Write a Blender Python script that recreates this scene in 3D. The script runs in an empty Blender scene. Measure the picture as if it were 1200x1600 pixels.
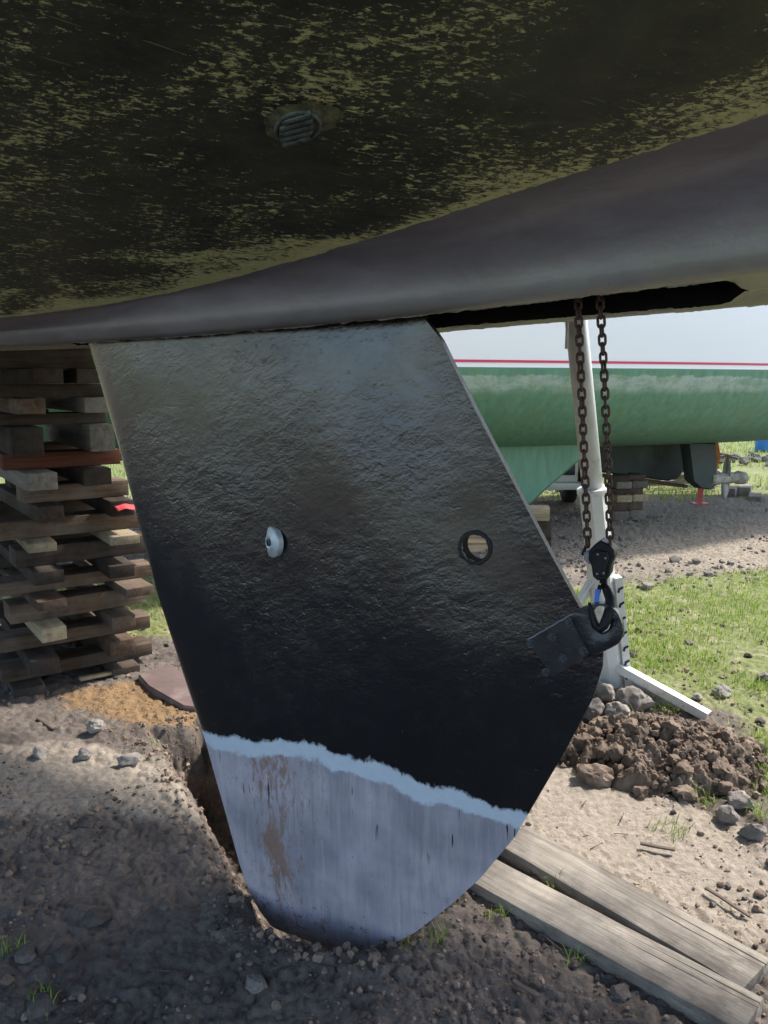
import bpy, bmesh, math, random
import numpy as np
from mathutils import Vector, Matrix, noise as mnoise

# ------------------------------------------------------------------ camera, sky, sun, exposure
S = bpy.context.scene
H0 = 1.28                       # eye height
PITCH = 9.39
F = 1209.0                      # focal length in pixels of the 1200 x 1600 photograph
cam_d = bpy.data.cameras.new('camera'); cam = bpy.data.objects.new('camera', cam_d)
S.collection.objects.link(cam); S.camera = cam
cam.location = (0, 0, H0); cam.rotation_euler = (math.radians(90 - PITCH), 0, 0)
cam_d.sensor_fit = 'VERTICAL'; cam_d.sensor_height = 36; cam_d.lens = F / 1600 * 36
cam_d.clip_start = 0.02; cam_d.clip_end = 6000
S.render.resolution_x = 768; S.render.resolution_y = 1024

SUN_H = Vector((0.822, 0.545, 0)).normalized(); SUN_EL = math.radians(48.5)
w = bpy.data.worlds.new('World'); S.world = w; w.use_nodes = True
nt = w.node_tree; bg = nt.nodes['Background']
sky = nt.nodes.new('ShaderNodeTexSky'); sky.sky_type = 'NISHITA'; sky.sun_disc = False
sky.sun_elevation = SUN_EL; sky.sun_rotation = math.atan2(SUN_H.x, SUN_H.y)
sky.air_density = 1.0; sky.dust_density = 2.0; sky.ozone_density = 1.0
nt.links.new(sky.outputs[0], bg.inputs[0]); bg.inputs[1].default_value = 0.15
sd = bpy.data.lights.new('sun', 'SUN'); sun = bpy.data.objects.new('sun', sd); S.collection.objects.link(sun)
sd.energy = 2.7; sd.angle = math.radians(3.5); sd.color = (1.0, 0.95, 0.88)
sv = Vector((SUN_H.x * math.cos(SUN_EL), SUN_H.y * math.cos(SUN_EL), math.sin(SUN_EL)))
sun.rotation_euler = sv.to_track_quat('Z', 'Y').to_euler()
S.view_settings.view_transform = 'Standard'; S.view_settings.look = 'None'
S.view_settings.exposure = 1.42; S.view_settings.gamma = 1
S.cycles.max_bounces = 8; S.cycles.diffuse_bounces = 5

# ------------------------------------------------------------------ geometry of the shot
TH = math.radians(PITCH)
def ray(px, py):
    Y = (800 - py) / F
    return np.array([(px - 600) / F, math.cos(TH) + Y * math.sin(TH), Y * math.cos(TH) - math.sin(TH)])
def gp(px, py, z=0.0):                     # where the sight line meets the height z
    d = ray(px, py); k = (z - H0) / d[2]
    return np.array([d[0] * k, d[1] * k, z])
def at(px, py, depth):                     # point on the sight line at forward distance
    d = ray(px, py); k = depth / d[1]
    return np.array([d[0] * k, depth, H0 + d[2] * k])
PSI = math.radians(26); OX, OY = 0.0, 1.63
U = np.array([math.cos(PSI), -math.sin(PSI), 0]); NN = np.array([-math.sin(PSI), -math.cos(PSI), 0])
O3 = np.array([OX, OY, 0])
def bp(px, py, t=0.0):                     # pixel -> (s, z) on the plane at distance t from the board plane
    d = ray(px, py); k = (t + O3 @ NN) / (d @ NN); p = d * k
    return (p - O3) @ U, H0 + p[2]
def bw(s, t, z):                           # boat frame -> world
    return O3 + U * s + NN * t + np.array([0, 0, z])

# ------------------------------------------------------------------ numpy noise
def _h(ix, iy, seed):
    n = (ix.astype(np.int64) * 374761393 + iy.astype(np.int64) * 668265263 + seed * 974711) & 0x7fffffff
    n = ((n ^ (n >> 13)) * 1274126177) & 0x7fffffff
    return ((n ^ (n >> 16)) & 0xffff) / 65535.0
def vnoise(x, y, seed=0):
    x = np.asarray(x, float); y = np.asarray(y, float)
    ix = np.floor(x); iy = np.floor(y); fx = x - ix; fy = y - iy
    fx = fx * fx * (3 - 2 * fx); fy = fy * fy * (3 - 2 * fy)
    a = _h(ix, iy, seed); b = _h(ix + 1, iy, seed); c = _h(ix, iy + 1, seed); d = _h(ix + 1, iy + 1, seed)
    return (a + (b - a) * fx) * (1 - fy) + (c + (d - c) * fx) * fy
def fbm(x, y, seed=0, o=4, g=0.5):
    r = 0; amp = 1; tot = 0
    for i in range(o):
        r = r + amp * vnoise(x * 2 ** i + 17.3 * i, y * 2 ** i - 9.1 * i, seed + i); tot += amp; amp *= g
    return r / tot
def worley(x, y, seed=0):
    x = np.asarray(x, float); y = np.asarray(y, float); ix = np.floor(x); iy = np.floor(y); best = np.full(x.shape, 9.0); hv = np.zeros(x.shape)
    for dx in (-1, 0, 1):
        for dy in (-1, 0, 1):
            jx, jy = ix + dx, iy + dy; px_ = jx + _h(jx, jy, seed); py_ = jy + _h(jx, jy, seed + 7); d = np.hypot(x - px_, y - py_); m = d < best
            hv = np.where(m, _h(jx, jy, seed + 13), hv); best = np.minimum(best, d)
    return best, hv
def lumps(x, y, sc, seed=0):              # rounded lumps of random height
    wx = x * sc + 0.5 * fbm(x * sc * 1.3, y * sc * 1.3, seed + 3, 2); wy = y * sc + 0.5 * fbm(x * sc * 1.3 + 5, y * sc * 1.3, seed + 4, 2)
    d, h = worley(wx, wy, seed); return np.sqrt(np.clip(1 - d * d * 1.3, 0, 1)) * (0.25 + 0.75 * h)
def smooth(a, b, x):
    t = np.clip((x - a) / (b - a), 0, 1); return t * t * (3 - 2 * t)
def poly_sd(x, y, poly):                   # signed distance to a polygon, positive inside
    P = np.array(poly, float); n = len(P)
    x = np.asarray(x, float); y = np.asarray(y, float)
    dmin = np.full(x.shape, 1e9); ins = np.zeros(x.shape, bool)
    for i in range(n):
        ax, ay = P[i]; bx, by = P[(i + 1) % n]
        ex, ey = bx - ax, by - ay
        t = np.clip(((x - ax) * ex + (y - ay) * ey) / (ex * ex + ey * ey), 0, 1)
        d = np.hypot(x - ax - t * ex, y - ay - t * ey); dmin = np.minimum(dmin, d)
        c = ((ay > y) != (by > y)) & (x < ex * (y - ay) / (ey if abs(ey) > 1e-12 else 1e-12) + ax)
        ins ^= c
    return np.where(ins, dmin, -dmin)

# ------------------------------------------------------------------ objects
COL = S.collection
def tag(o, label=None, cat=None, group=None, kind=None):
    if label: o['label'] = label
    if cat: o['category'] = cat
    if group: o['group'] = group
    if kind: o['kind'] = kind
    return o
def empty(name, loc, rz=0.0):
    o = bpy.data.objects.new(name, None); COL.objects.link(o)
    o.location = loc; o.rotation_euler = (0, 0, rz); o.empty_display_size = 0.1
    return o
def pinv(parent):
    M = Matrix.Identity(4)
    chain = []
    p = parent
    while p: chain.append(p); p = p.parent
    for p in reversed(chain): M = M @ (Matrix.Translation(p.location) @ p.rotation_euler.to_matrix().to_4x4())
    return np.array(M.inverted())
def mk(name, V, Fc, mat, parent=None, smooth_=True, origin=None):
    """V are world coordinates; a child is stored in its parent's frame."""
    V = np.asarray(V, float).reshape(-1, 3)
    me = bpy.data.meshes.new(name); o = bpy.data.objects.new(name, me); COL.objects.link(o)
    if parent is not None:
        M = pinv(parent); V = V @ M[:3, :3].T + M[:3, 3]; o.parent = parent
    elif origin is not None:
        V = V - np.array(origin); o.location = origin
    if isinstance(Fc, np.ndarray):
        n, k = Fc.shape
        me.vertices.add(len(V)); me.vertices.foreach_set('co', V.astype(np.float32).ravel())
        me.loops.add(n * k); me.loops.foreach_set('vertex_index', Fc.astype(np.int32).ravel())
        me.polygons.add(n); me.polygons.foreach_set('loop_start', np.arange(0, n * k, k, dtype=np.int32))
        me.update(calc_edges=True)
    else:
        me.from_pydata([tuple(v) for v in V], [], Fc)
    if smooth_: me.polygons.foreach_set('use_smooth', np.ones(len(me.polygons), bool))
    if mat: me.materials.append(mat)
    me.update(); return o
def autos(o, ang=35):                      # flat shading across hard edges
    me = o.data; me.set_sharp_from_angle(angle=math.radians(ang)); return o
def gridf(nr, nc, wrap=False):
    r = np.arange(nr - 1)[:, None]; c = np.arange(nc if wrap else nc - 1)[None, :]
    a = r * nc + c; b = r * nc + (c + 1) % nc
    return np.stack([a, b, b + nc, a + nc], -1).reshape(-1, 4)
class MB:
    def __init__(s): s.v = []; s.f = []; s.n = 0
    def add(s, V, Fc):
        V = np.asarray(V, float).reshape(-1, 3); s.v.append(V)
        s.f += [tuple(int(i) + s.n for i in f) for f in Fc]; s.n += len(V); return s
    def box(s, c, ax, ay, az, bev=0.0):    # centre and three half-axis vectors, chamfered
        c, ax, ay, az = [np.asarray(q, float) for q in (c, ax, ay, az)]
        bm = bmesh.new(); bmesh.ops.create_cube(bm, size=2)
        L = [np.linalg.norm(a) for a in (ax, ay, az)]
        for v in bm.verts: v.co = Vector([v.co[i] * L[i] for i in range(3)])
        if bev: bmesh.ops.bevel(bm, geom=bm.edges[:], offset=bev, segments=2, affect='EDGES', profile=0.6)
        e = [a / l for a, l in zip((ax, ay, az), L)]
        V = [c + e[0] * v.co.x + e[1] * v.co.y + e[2] * v.co.z for v in bm.verts]
        s.add(V, [[v.index for v in f.verts] for f in bm.faces]); bm.free(); return s
    def tube(s, P, R, seg=16, cap=True, sq=None):
        P = [np.asarray(p, float) for p in P]
        R = [R] * len(P) if np.isscalar(R) else R
        rings = []; up = None
        for i, p in enumerate(P):
            d = P[min(i + 1, len(P) - 1)] - P[max(i - 1, 0)]; d = d / np.linalg.norm(d)
            if up is None:
                up = np.array([0, 0, 1.0]) if abs(d[2]) < 0.9 else np.array([0, 1.0, 0])
            a = up - d * (up @ d); a /= np.linalg.norm(a); up = a; b = np.cross(d, a)
            th = np.arange(seg) / seg * 2 * np.pi + (math.pi / seg if sq else 0)
            rings.append(p + R[i] * (np.cos(th)[:, None] * a + np.sin(th)[:, None] * b))
        Fc = gridf(len(P), seg, True).tolist()
        if cap: Fc.append(list(range(seg))[::-1]); Fc.append([(len(P) - 1) * seg + k for k in range(seg)])
        return s.add(np.concatenate(rings), Fc)
    def prism(s, poly, thick):             # poly: world points of a planar outline; thick: vector
        P = np.asarray(poly, float); n = len(P); t = np.asarray(thick, float)
        V = np.concatenate([P, P + t])
        Fc = [list(range(n))[::-1], [n + k for k in range(n)]] + [[k, (k + 1) % n, n + (k + 1) % n, n + k] for k in range(n)]
        return s.add(V, Fc)
    def build(s, name, mat, parent=None, smooth_=False, origin=None):
        V = np.concatenate(s.v)
        if parent is None and origin is None:
            origin = (float(V[:, 0].mean()), float(V[:, 1].mean()), float(V[:, 2].min()))
        o = mk(name, V, s.f, mat, parent, smooth_, origin)
        bm = bmesh.new(); bm.from_mesh(o.data); bmesh.ops.recalc_face_normals(bm, faces=bm.faces); bm.to_mesh(o.data); bm.free()
        return o

# ------------------------------------------------------------------ materials
class NT:
    def __init__(s, name):
        s.m = bpy.data.materials.new(name); s.m.use_nodes = True; s.t = s.m.node_tree; s.b = s.t.nodes['Principled BSDF']
        s._c = None
    def n(s, typ, **kw):
        nd = s.t.nodes.new(typ)
        for k, v in kw.items(): setattr(nd, k, v)
        return nd
    def l(s, a, b): s.t.links.new(a, b)
    def val(s, sock, v):
        if hasattr(v, 'is_linked') or isinstance(v, bpy.types.NodeSocket): s.l(v, sock)
        else: sock.default_value = v
    def coord(s, scale=(1, 1, 1), rot=(0, 0, 0), loc=(0, 0, 0), kind='Object'):
        tc = s.n('ShaderNodeTexCoord'); mp = s.n('ShaderNodeMapping')
        mp.inputs['Scale'].default_value = scale; mp.inputs['Rotation'].default_value = rot; mp.inputs['Location'].default_value = loc
        s.l(tc.outputs[kind], mp.inputs[0]); return mp.outputs[0]
    def coord2(s, rot, scale):
        a = s.coord(rot=rot); mp = s.n('ShaderNodeMapping'); mp.inputs['Scale'].default_value = scale; s.l(a, mp.inputs[0]); return mp.outputs[0]
    def noise(s, scale=5, detail=6, rough=0.6, dist=0.0, co=None, color=False):
        nd = s.n('ShaderNodeTexNoise'); nd.inputs['Scale'].default_value = scale; nd.inputs['Detail'].default_value = detail
        nd.inputs['Roughness'].default_value = rough; nd.inputs['Distortion'].default_value = dist
        if co is None: co = s.coord()
        s.l(co, nd.inputs['Vector']); return nd.outputs[1 if color else 0]
    def vor(s, scale=5, co=None, feature='F1', out=0):
        nd = s.n('ShaderNodeTexVoronoi', feature=feature); nd.inputs['Scale'].default_value = scale
        s.l(co if co is not None else s.coord(), nd.inputs['Vector']); return nd.outputs[out]
    def ramp(s, fac, stops, interp='LINEAR'):
        nd = s.n('ShaderNodeValToRGB'); cr = nd.color_ramp; cr.interpolation = interp
        while len(cr.elements) < len(stops): cr.elements.new(0.5)
        for e, (p, c) in zip(cr.elements, stops):
            e.position = p; e.color = (c, c, c, 1) if np.isscalar(c) else (*c, 1)
        s.l(fac, nd.inputs[0]); return nd.outputs[0]
    def mix(s, fac, a, b, mode='MIX'):
        nd = s.n('ShaderNodeMix', data_type='RGBA', blend_type=mode)
        s.val(nd.inputs[0], fac)
        for i, v in ((6, a), (7, b)):
            if isinstance(v, tuple): nd.inputs[i].default_value = (*v, 1) if len(v) == 3 else v
            else: s.l(v, nd.inputs[i])
        return nd.outputs[2]
    def math(s, op, a, b=0.0, c=0.0):
        nd = s.n('ShaderNodeMath', operation=op); s.val(nd.inputs[0], a); s.val(nd.inputs[1], b); s.val(nd.inputs[2], c); return nd.outputs[0]
    def attr(s, name, out='Fac'):
        nd = s.n('ShaderNodeAttribute'); nd.attribute_name = name; return nd.outputs[out]
    def sep(s, v):
        nd = s.n('ShaderNodeSeparateXYZ'); s.l(v, nd.inputs[0]); return nd.outputs
    def rand(s):
        return s.n('ShaderNodeObjectInfo').outputs['Random']
    def bump(s, h, strength=0.5, dist=0.01, prev=None):
        nd = s.n('ShaderNodeBump'); nd.inputs['Strength'].default_value = strength; nd.inputs['Distance'].default_value = dist
        s.l(h, nd.inputs['Height'])
        if prev is not None: s.l(prev, nd.inputs['Normal'])
        return nd.outputs[0]
    def out(s, col=None, rough=None, normal=None, metal=None, spec=None):
        if col is not None: s.val(s.b.inputs['Base Color'], (*col, 1) if isinstance(col, tuple) and len(col) == 3 else col)
        if rough is not None: s.val(s.b.inputs['Roughness'], rough)
        if normal is not None: s.l(normal, s.b.inputs['Normal'])
        if metal is not None: s.val(s.b.inputs['Metallic'], metal)
        if spec is not None: s.val(s.b.inputs['Specular IOR Level'], spec)
        return s.m

def m_plain(name, col, rough=0.5, metal=0.0, var=0.25, scale=20, bump=0.1, dirt=None):
    t = NT(name); n = t.noise(scale, 5, 0.65)
    c = t.mix(t.ramp(n, [(0.3, 0.0), (0.7, 1.0)]), tuple(x * (1 - var) for x in col), tuple(min(1, x * (1 + var)) for x in col))
    if dirt:
        d = t.ramp(t.noise(scale * 0.4, 8, 0.7), [(0.55, 0.0), (0.68, 1.0)]); c = t.mix(d, c, dirt)
    return t.out(c, t.ramp(n, [(0.2, max(0, rough - 0.1)), (0.8, min(1, rough + 0.1))]), t.bump(t.noise(scale * 4, 4, 0.6), bump, 0.002), metal)

def m_wood(name, c0, c1, c2, weather=0.5, bump=0.5):
    t = NT(name); r = t.rand()
    co0 = t.n('ShaderNodeTexCoord').outputs['Object']
    cb = t.n('ShaderNodeCombineXYZ'); t.l(t.math('MULTIPLY', r, 37.0), cb.inputs[0]); t.l(t.math('MULTIPLY', r, 91.0), cb.inputs[1])
    ad = t.n('ShaderNodeVectorMath', operation='ADD'); t.l(co0, ad.inputs[0]); t.l(cb.outputs[0], ad.inputs[1])
    mp = t.n('ShaderNodeMapping'); mp.inputs['Scale'].default_value = (2.2, 26, 26); t.l(ad.outputs[0], mp.inputs[0])
    g = t.noise(1.6, 7, 0.65, 0.6, co=mp.outputs[0])
    mp2 = t.n('ShaderNodeMapping'); mp2.inputs['Scale'].default_value = (3, 90, 90); t.l(ad.outputs[0], mp2.inputs[0])
    fine = t.noise(2.0, 4, 0.7, 0.2, co=mp2.outputs[0])
    bl = t.noise(5.0, 6, 0.7, co=ad.outputs[0])
    c = t.mix(t.ramp(g, [(0.32, 0.0), (0.66, 1.0)]), c0, c1)
    c = t.mix(t.math('MULTIPLY', t.ramp(bl, [(0.42, 0.0), (0.66, 1.0)]), weather), c, c2)
    c = t.mix(t.ramp(fine, [(0.28, 0.55), (0.42, 0.0)]), c, tuple(x * 0.3 for x in c0))
    v = t.math('ADD', t.math('MULTIPLY', r, 0.7), 0.65)
    hs = t.n('ShaderNodeHueSaturation'); t.l(c, hs.inputs['Color']); t.l(v, hs.inputs['Value'])
    nrm = t.bump(fine, bump, 0.0015); nrm = t.bump(g, bump * 0.8, 0.003, nrm)
    return t.out(hs.outputs[0], 0.85, nrm, spec=0.25)

M = {}
def hull_mat():
    t = NT('antifouling_worn')
    co = t.coord2((0, 0, math.radians(-38)), (1.0, 2.4, 1.0))
    co2 = t.coord2((0, 0, math.radians(-15)), (1.0, 1.5, 1.0))
    f1 = t.noise(56, 10, 0.76, 0.3, co=co); f2 = t.noise(95, 8, 0.70, 0.15, co=co2)
    big = t.noise(3.6, 6, 0.66, 0.5, co=t.coord((1, 1.7, 1), (0, 0, 0.3), (0.35, 0.2, 0)))
    xyz = t.sep(t.coord())
    edge = t.attr('edge')
    thr = t.math('ADD', t.math('MULTIPLY', t.math('SUBTRACT', big, 0.49), 0.60), t.math('MULTIPLY', edge, 0.17))
    a = t.ramp(t.math('ADD', f1, thr), [(0.57, 0.0), (0.61, 1.0)])
    b = t.ramp(t.math('ADD', f2, thr), [(0.62, 0.0), (0.65, 0.8)])
    m = t.math('MAXIMUM', a, b)
    base = t.mix(t.ramp(t.noise(6, 8, 0.7), [(0.35, 0.0), (0.65, 1.0)]), (0.022, 0.026, 0.020), (0.060, 0.066, 0.046))
    haze = t.ramp(t.math('ADD', t.noise(16, 9, 0.75, 0.6, co=co), thr), [(0.42, 0.0), (0.62, 0.55)])
    base = t.mix(haze, base, (0.085, 0.088, 0.055))
    fl = t.mix(t.noise(30, 5, 0.6), (0.42, 0.43, 0.19), (0.72, 0.71, 0.36))
    c = t.mix(m, base, fl)
    spk = t.ramp(t.noise(170, 3, 0.6), [(0.68, 0.0), (0.74, 0.6)])
    c = t.mix(spk, c, (0.20, 0.21, 0.15))
    scr = t.ramp(t.noise(20, 3, 0.5, 0.1, co=t.coord2((0, 0, math.radians(-52)), (0.35, 9, 1.0))), [(0.70, 0.0), (0.715, 0.55)])
    c = t.mix(scr, c, (0.33, 0.34, 0.2))
    h = t.math('ADD', t.math('MULTIPLY', m, -0.5), f1)
    return t.out(c, t.ramp(m, [(0, 0.5), (1, 0.75)]), t.bump(h, 0.5, 0.002), spec=0.35)
M['hull'] = hull_mat()
def stub_mat():
    t = NT('grey_primer')
    co = t.coord((1, 3, 3))
    n = t.noise(5, 7, 0.6, 0.3, co=co)
    c = t.mix(t.ramp(n, [(0.35, 0), (0.7, 1)]), (0.15, 0.134, 0.146), (0.225, 0.213, 0.235))
    low = t.attr('low')
    c = t.mix(t.math('MULTIPLY', low, t.ramp(t.noise(9, 5, 0.6), [(0.3, 0.3), (0.7, 1.0)])), c, (0.33, 0.335, 0.24))
    sc = t.ramp(t.noise(60, 6, 0.75, 1.5, co=t.coord((1, 2, 2))), [(0.64, 0), (0.68, 0.5)])
    c = t.mix(sc, c, (0.075, 0.068, 0.072))
    nb = t.bump(t.noise(120, 5, 0.6), 0.25, 0.002); nb = t.bump(t.noise(12, 4, 0.5, 0.5), 0.35, 0.01, nb)
    return t.out(c, 0.36, nb, spec=0.7)
M['stub'] = stub_mat()
M['slot'] = m_plain('slot_black', (0.010, 0.009, 0.009), 0.9, var=0.4, bump=0.5); M['slot'].node_tree.nodes['Principled BSDF'].inputs['Specular IOR Level'].default_value = 0.05
def board_mat():
    t = NT('board_paint')
    bd = t.attr('bd')                                   # height above the coat's brushed lower edge
    e1 = t.math('MULTIPLY', t.math('SUBTRACT', t.noise(26, 8, 0.72, 0.6, co=t.coord((1, 1, 0.7))), 0.5), 0.055)
    e2 = t.math('MULTIPLY', t.math('SUBTRACT', t.noise(9, 3, 0.5), 0.5), 0.045)
    hh = t.math('ADD', bd, t.math('ADD', e1, e2))
    isb = t.ramp(t.math('ADD', hh, 0.5), [(0.4985, 0.0), (0.5015, 1.0)])
    e3 = t.math('MULTIPLY', t.math('SUBTRACT', t.noise(13, 8, 0.7), 0.5), 0.09)
    band = t.ramp(t.math('ADD', t.math('ADD', bd, e3), 0.5), [(0.455, 0.0), (0.462, 1.0)])
    # underlying layers
    stre = t.noise(7, 6, 0.7, 0.2, co=t.coord((5.5, 1, 0.5)))
    lav = t.mix(t.ramp(stre, [(0.3, 0), (0.7, 1)]), (0.36, 0.325, 0.37), (0.54, 0.49, 0.53))
    big = t.noise(3.0, 4, 0.6, co=t.coord((1, 1, 1), (0, 0, 0), (1.3, 0, 0.4)))
    lav = t.mix(t.ramp(big, [(0.42, 0), (0.6, 0.75)]), lav, (0.20, 0.20, 0.235))
    st2 = t.ramp(t.noise(24, 5, 0.7, 0.1, co=t.coord((3, 1, 0.22))), [(0.5, 0), (0.68, 0.45)])
    lav = t.mix(st2, lav, (0.48, 0.46, 0.47))
    st3 = t.ramp(t.noise(30, 6, 0.72, 0.1, co=t.coord((3.2, 1, 0.16), loc=(4, 0, 2))), [(0.54, 0), (0.66, 0.55)])
    lav = t.mix(t.math('MULTIPLY', st3, t.ramp(t.noise(5, 3, 0.5), [(0.4, 0.2), (0.6, 1)])), lav, (0.20, 0.17, 0.15))
    rust_m = t.attr('rust')
    rn = t.noise(46, 9, 0.78, 0.5, co=t.coord((1.6, 1, 0.5)))
    rust = t.ramp(t.math('ADD', rn, t.math('MULTIPLY', rust_m, 0.19)), [(0.60, 0), (0.70, 0.75)])
    lav = t.mix(rust, lav, t.mix(t.noise(60, 4, 0.6), (0.10, 0.045, 0.02), (0.36, 0.19, 0.10)))
    chips = t.ramp(t.math('ADD', t.noise(55, 6, 0.75, 1.0, co=t.coord((1, 1, 1))), t.math('MULTIPLY', t.attr('lowd'), 0.13)), [(0.65, 0), (0.68, 0.8)])
    lav = t.mix(chips, lav, (0.03, 0.03, 0.035))
    drip = t.ramp(t.noise(42, 2, 0.5, 0.0, co=t.coord((1.7, 1, 0.17))), [(0.665, 0), (0.685, 1)])
    lav = t.mix(t.math('MULTIPLY', drip, t.ramp(t.math('ADD', bd, 0.5), [(0.3, 0), (0.36, 1)])), lav, (0.012, 0.012, 0.015))
    mud = t.ramp(t.math('ADD', t.attr('lowd'), t.math('MULTIPLY', t.math('SUBTRACT', t.noise(14, 6, 0.7), 0.5), 0.9)), [(0.50, 0), (0.95, 0.8)])
    lav = t.mix(mud, lav, (0.12, 0.11, 0.10))
    light = t.mix(t.noise(40, 4, 0.6), (0.44, 0.52, 0.60), (0.60, 0.66, 0.71))
    low = t.mix(band, lav, light)
    blk = t.mix(t.noise(7, 6, 0.6), (0.004, 0.0046, 0.0055), (0.008, 0.009, 0.011))
    sp = t.ramp(t.noise(210, 2, 0.5, co=t.coord((1, 1, 0.8))), [(0.745, 0), (0.765, 0.7)])
    spd = t.ramp(t.noise(6, 3, 0.5), [(0.4, 0), (0.65, 1)])
    blk = t.mix(t.math('MULTIPLY', sp, spd), blk, (0.25, 0.27, 0.3))
    c = t.mix(isb, low, blk)
    r = t.mix(isb, t.ramp(stre, [(0, 0.5), (1, 0.66)]), t.ramp(t.noise(18, 6, 0.7), [(0.3, 0.15), (0.7, 0.32)]))
    w1 = t.noise(30, 5, 0.62, 0.0, co=t.coord2((0, math.radians(25), 0), (1, 1, 1.5)))
    w2 = t.noise(110, 5, 0.62, 0.1, co=t.coord((1, 1, 1.1)))
    w3 = t.vor(190, co=t.coord())
    am = t.mix(isb, (0.12, 0.12, 0.12), t.math('MULTIPLY', t.ramp(t.attr('rough_zone'), [(0, 0.12), (0.5, 0.7), (1, 1.0)]), t.ramp(t.noise(4.2, 1, 0.4, 0.0, co=t.coord(loc=(2, 0, 1))), [(0.36, 0.25), (0.62, 1.25)])))
    w0 = t.noise(7.5, 2, 0.5, 0.0, co=t.coord((1, 1, 1.2)))
    pit_ = t.ramp(t.noise(48, 3, 0.55, 0.0, co=t.coord((1, 1, 1.3))), [(0.27, 0.0), (0.36, 1.0)])
    hgt = t.math('ADD', t.math('MULTIPLY', w1, 0.75), t.math('MULTIPLY', w2, 0.30))
    hgt = t.math('ADD', hgt, t.math('MULTIPLY', w0, 1.3)); hgt = t.math('ADD', hgt, t.math('MULTIPLY', pit_, 0.22))
    hgt = t.math('ADD', hgt, t.math('MULTIPLY', w3, 0.03))
    hgt = t.math('MULTIPLY', t.math('SUBTRACT', hgt, 1.35), am)
    nb = t.bump(hgt, 0.27, 0.010)
    step = t.bump(isb, 0.5, 0.001, nb)
    t.l(t.math('MULTIPLY', isb, 0.6), t.b.inputs['Coat Weight']); t.b.inputs['Coat Roughness'].default_value = 0.22; t.l(step, t.b.inputs['Coat Normal'])
    return t.out(c, r, step, spec=0.7)
M['board'] = board_mat()
t_ = NT('board_edge_paint'); M['board_edge'] = t_.out((0.012, 0.013, 0.015), 0.33, t_.bump(t_.noise(130, 5, 0.7), 1.0, 0.006), spec=0.6)
def black_gloss(name='black_gloss', bump=0.6, scale=90):
    t = NT(name)
    return t.out(t.mix(t.noise(14, 5, 0.6), (0.007, 0.008, 0.010), (0.02, 0.024, 0.03)), t.ramp(t.noise(20, 4, 0.6), [(0.3, 0.2), (0.7, 0.4)]),
                 t.bump(t.noise(scale, 6, 0.65, 0.4), bump, 0.003), spec=0.8)
M['lug'] = black_gloss('black_gloss', 0.22, 60); M['eye'] = black_gloss('eye_paint', 0.6, 90)
M['bolt'] = m_plain('bolt_highlight_grey', (0.07, 0.075, 0.085), 0.22, 0.5, 0.5, 200, 0.4)  # lightened grey stands in for highlights on the bolt heads
M['zinc'] = m_plain('zinc', (0.50, 0.56, 0.58), 0.42, 0.3, 0.25, 60, 0.3)
def chain_mat():
    t = NT('rusty_chain'); n = t.noise(45, 6, 0.7)
    c = t.mix(t.ramp(n, [(0.38, 0), (0.62, 1)]), (0.018, 0.014, 0.013), (0.11, 0.048, 0.03))
    return t.out(c, 0.6, t.bump(t.noise(260, 4, 0.6), 0.4, 0.001), 0.3)
M['chain'] = chain_mat()
M['hoist'] = m_plain('hoist_black', (0.007, 0.007, 0.008), 0.55, 0.0, 0.4, 40, 0.3, dirt=(0.018, 0.016, 0.015)); M['hoist'].node_tree.nodes['Principled BSDF'].inputs['Specular IOR Level'].default_value = 0.3
M['hoistgrey'] = m_plain('hoist_grey', (0.20, 0.21, 0.23), 0.5, 0.3, 0.3, 60, 0.3)
M['blue'] = m_plain('blue_label', (0.05, 0.17, 0.55), 0.5, 0, 0.2, 80, 0.1)
M['white_steel'] = m_plain('white_enamelled_steel', (0.66, 0.67, 0.65), 0.45, 0, 0.06, 14, 0.1, dirt=(0.42, 0.33, 0.25))
M['galv'] = m_plain('galvanised', (0.52, 0.54, 0.54), 0.5, 0.1, 0.15, 14, 0.2, dirt=(0.3, 0.28, 0.25))
M['slotblk'] = m_plain('slot_shadow_paint', (0.02, 0.02, 0.02), 0.8)

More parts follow.
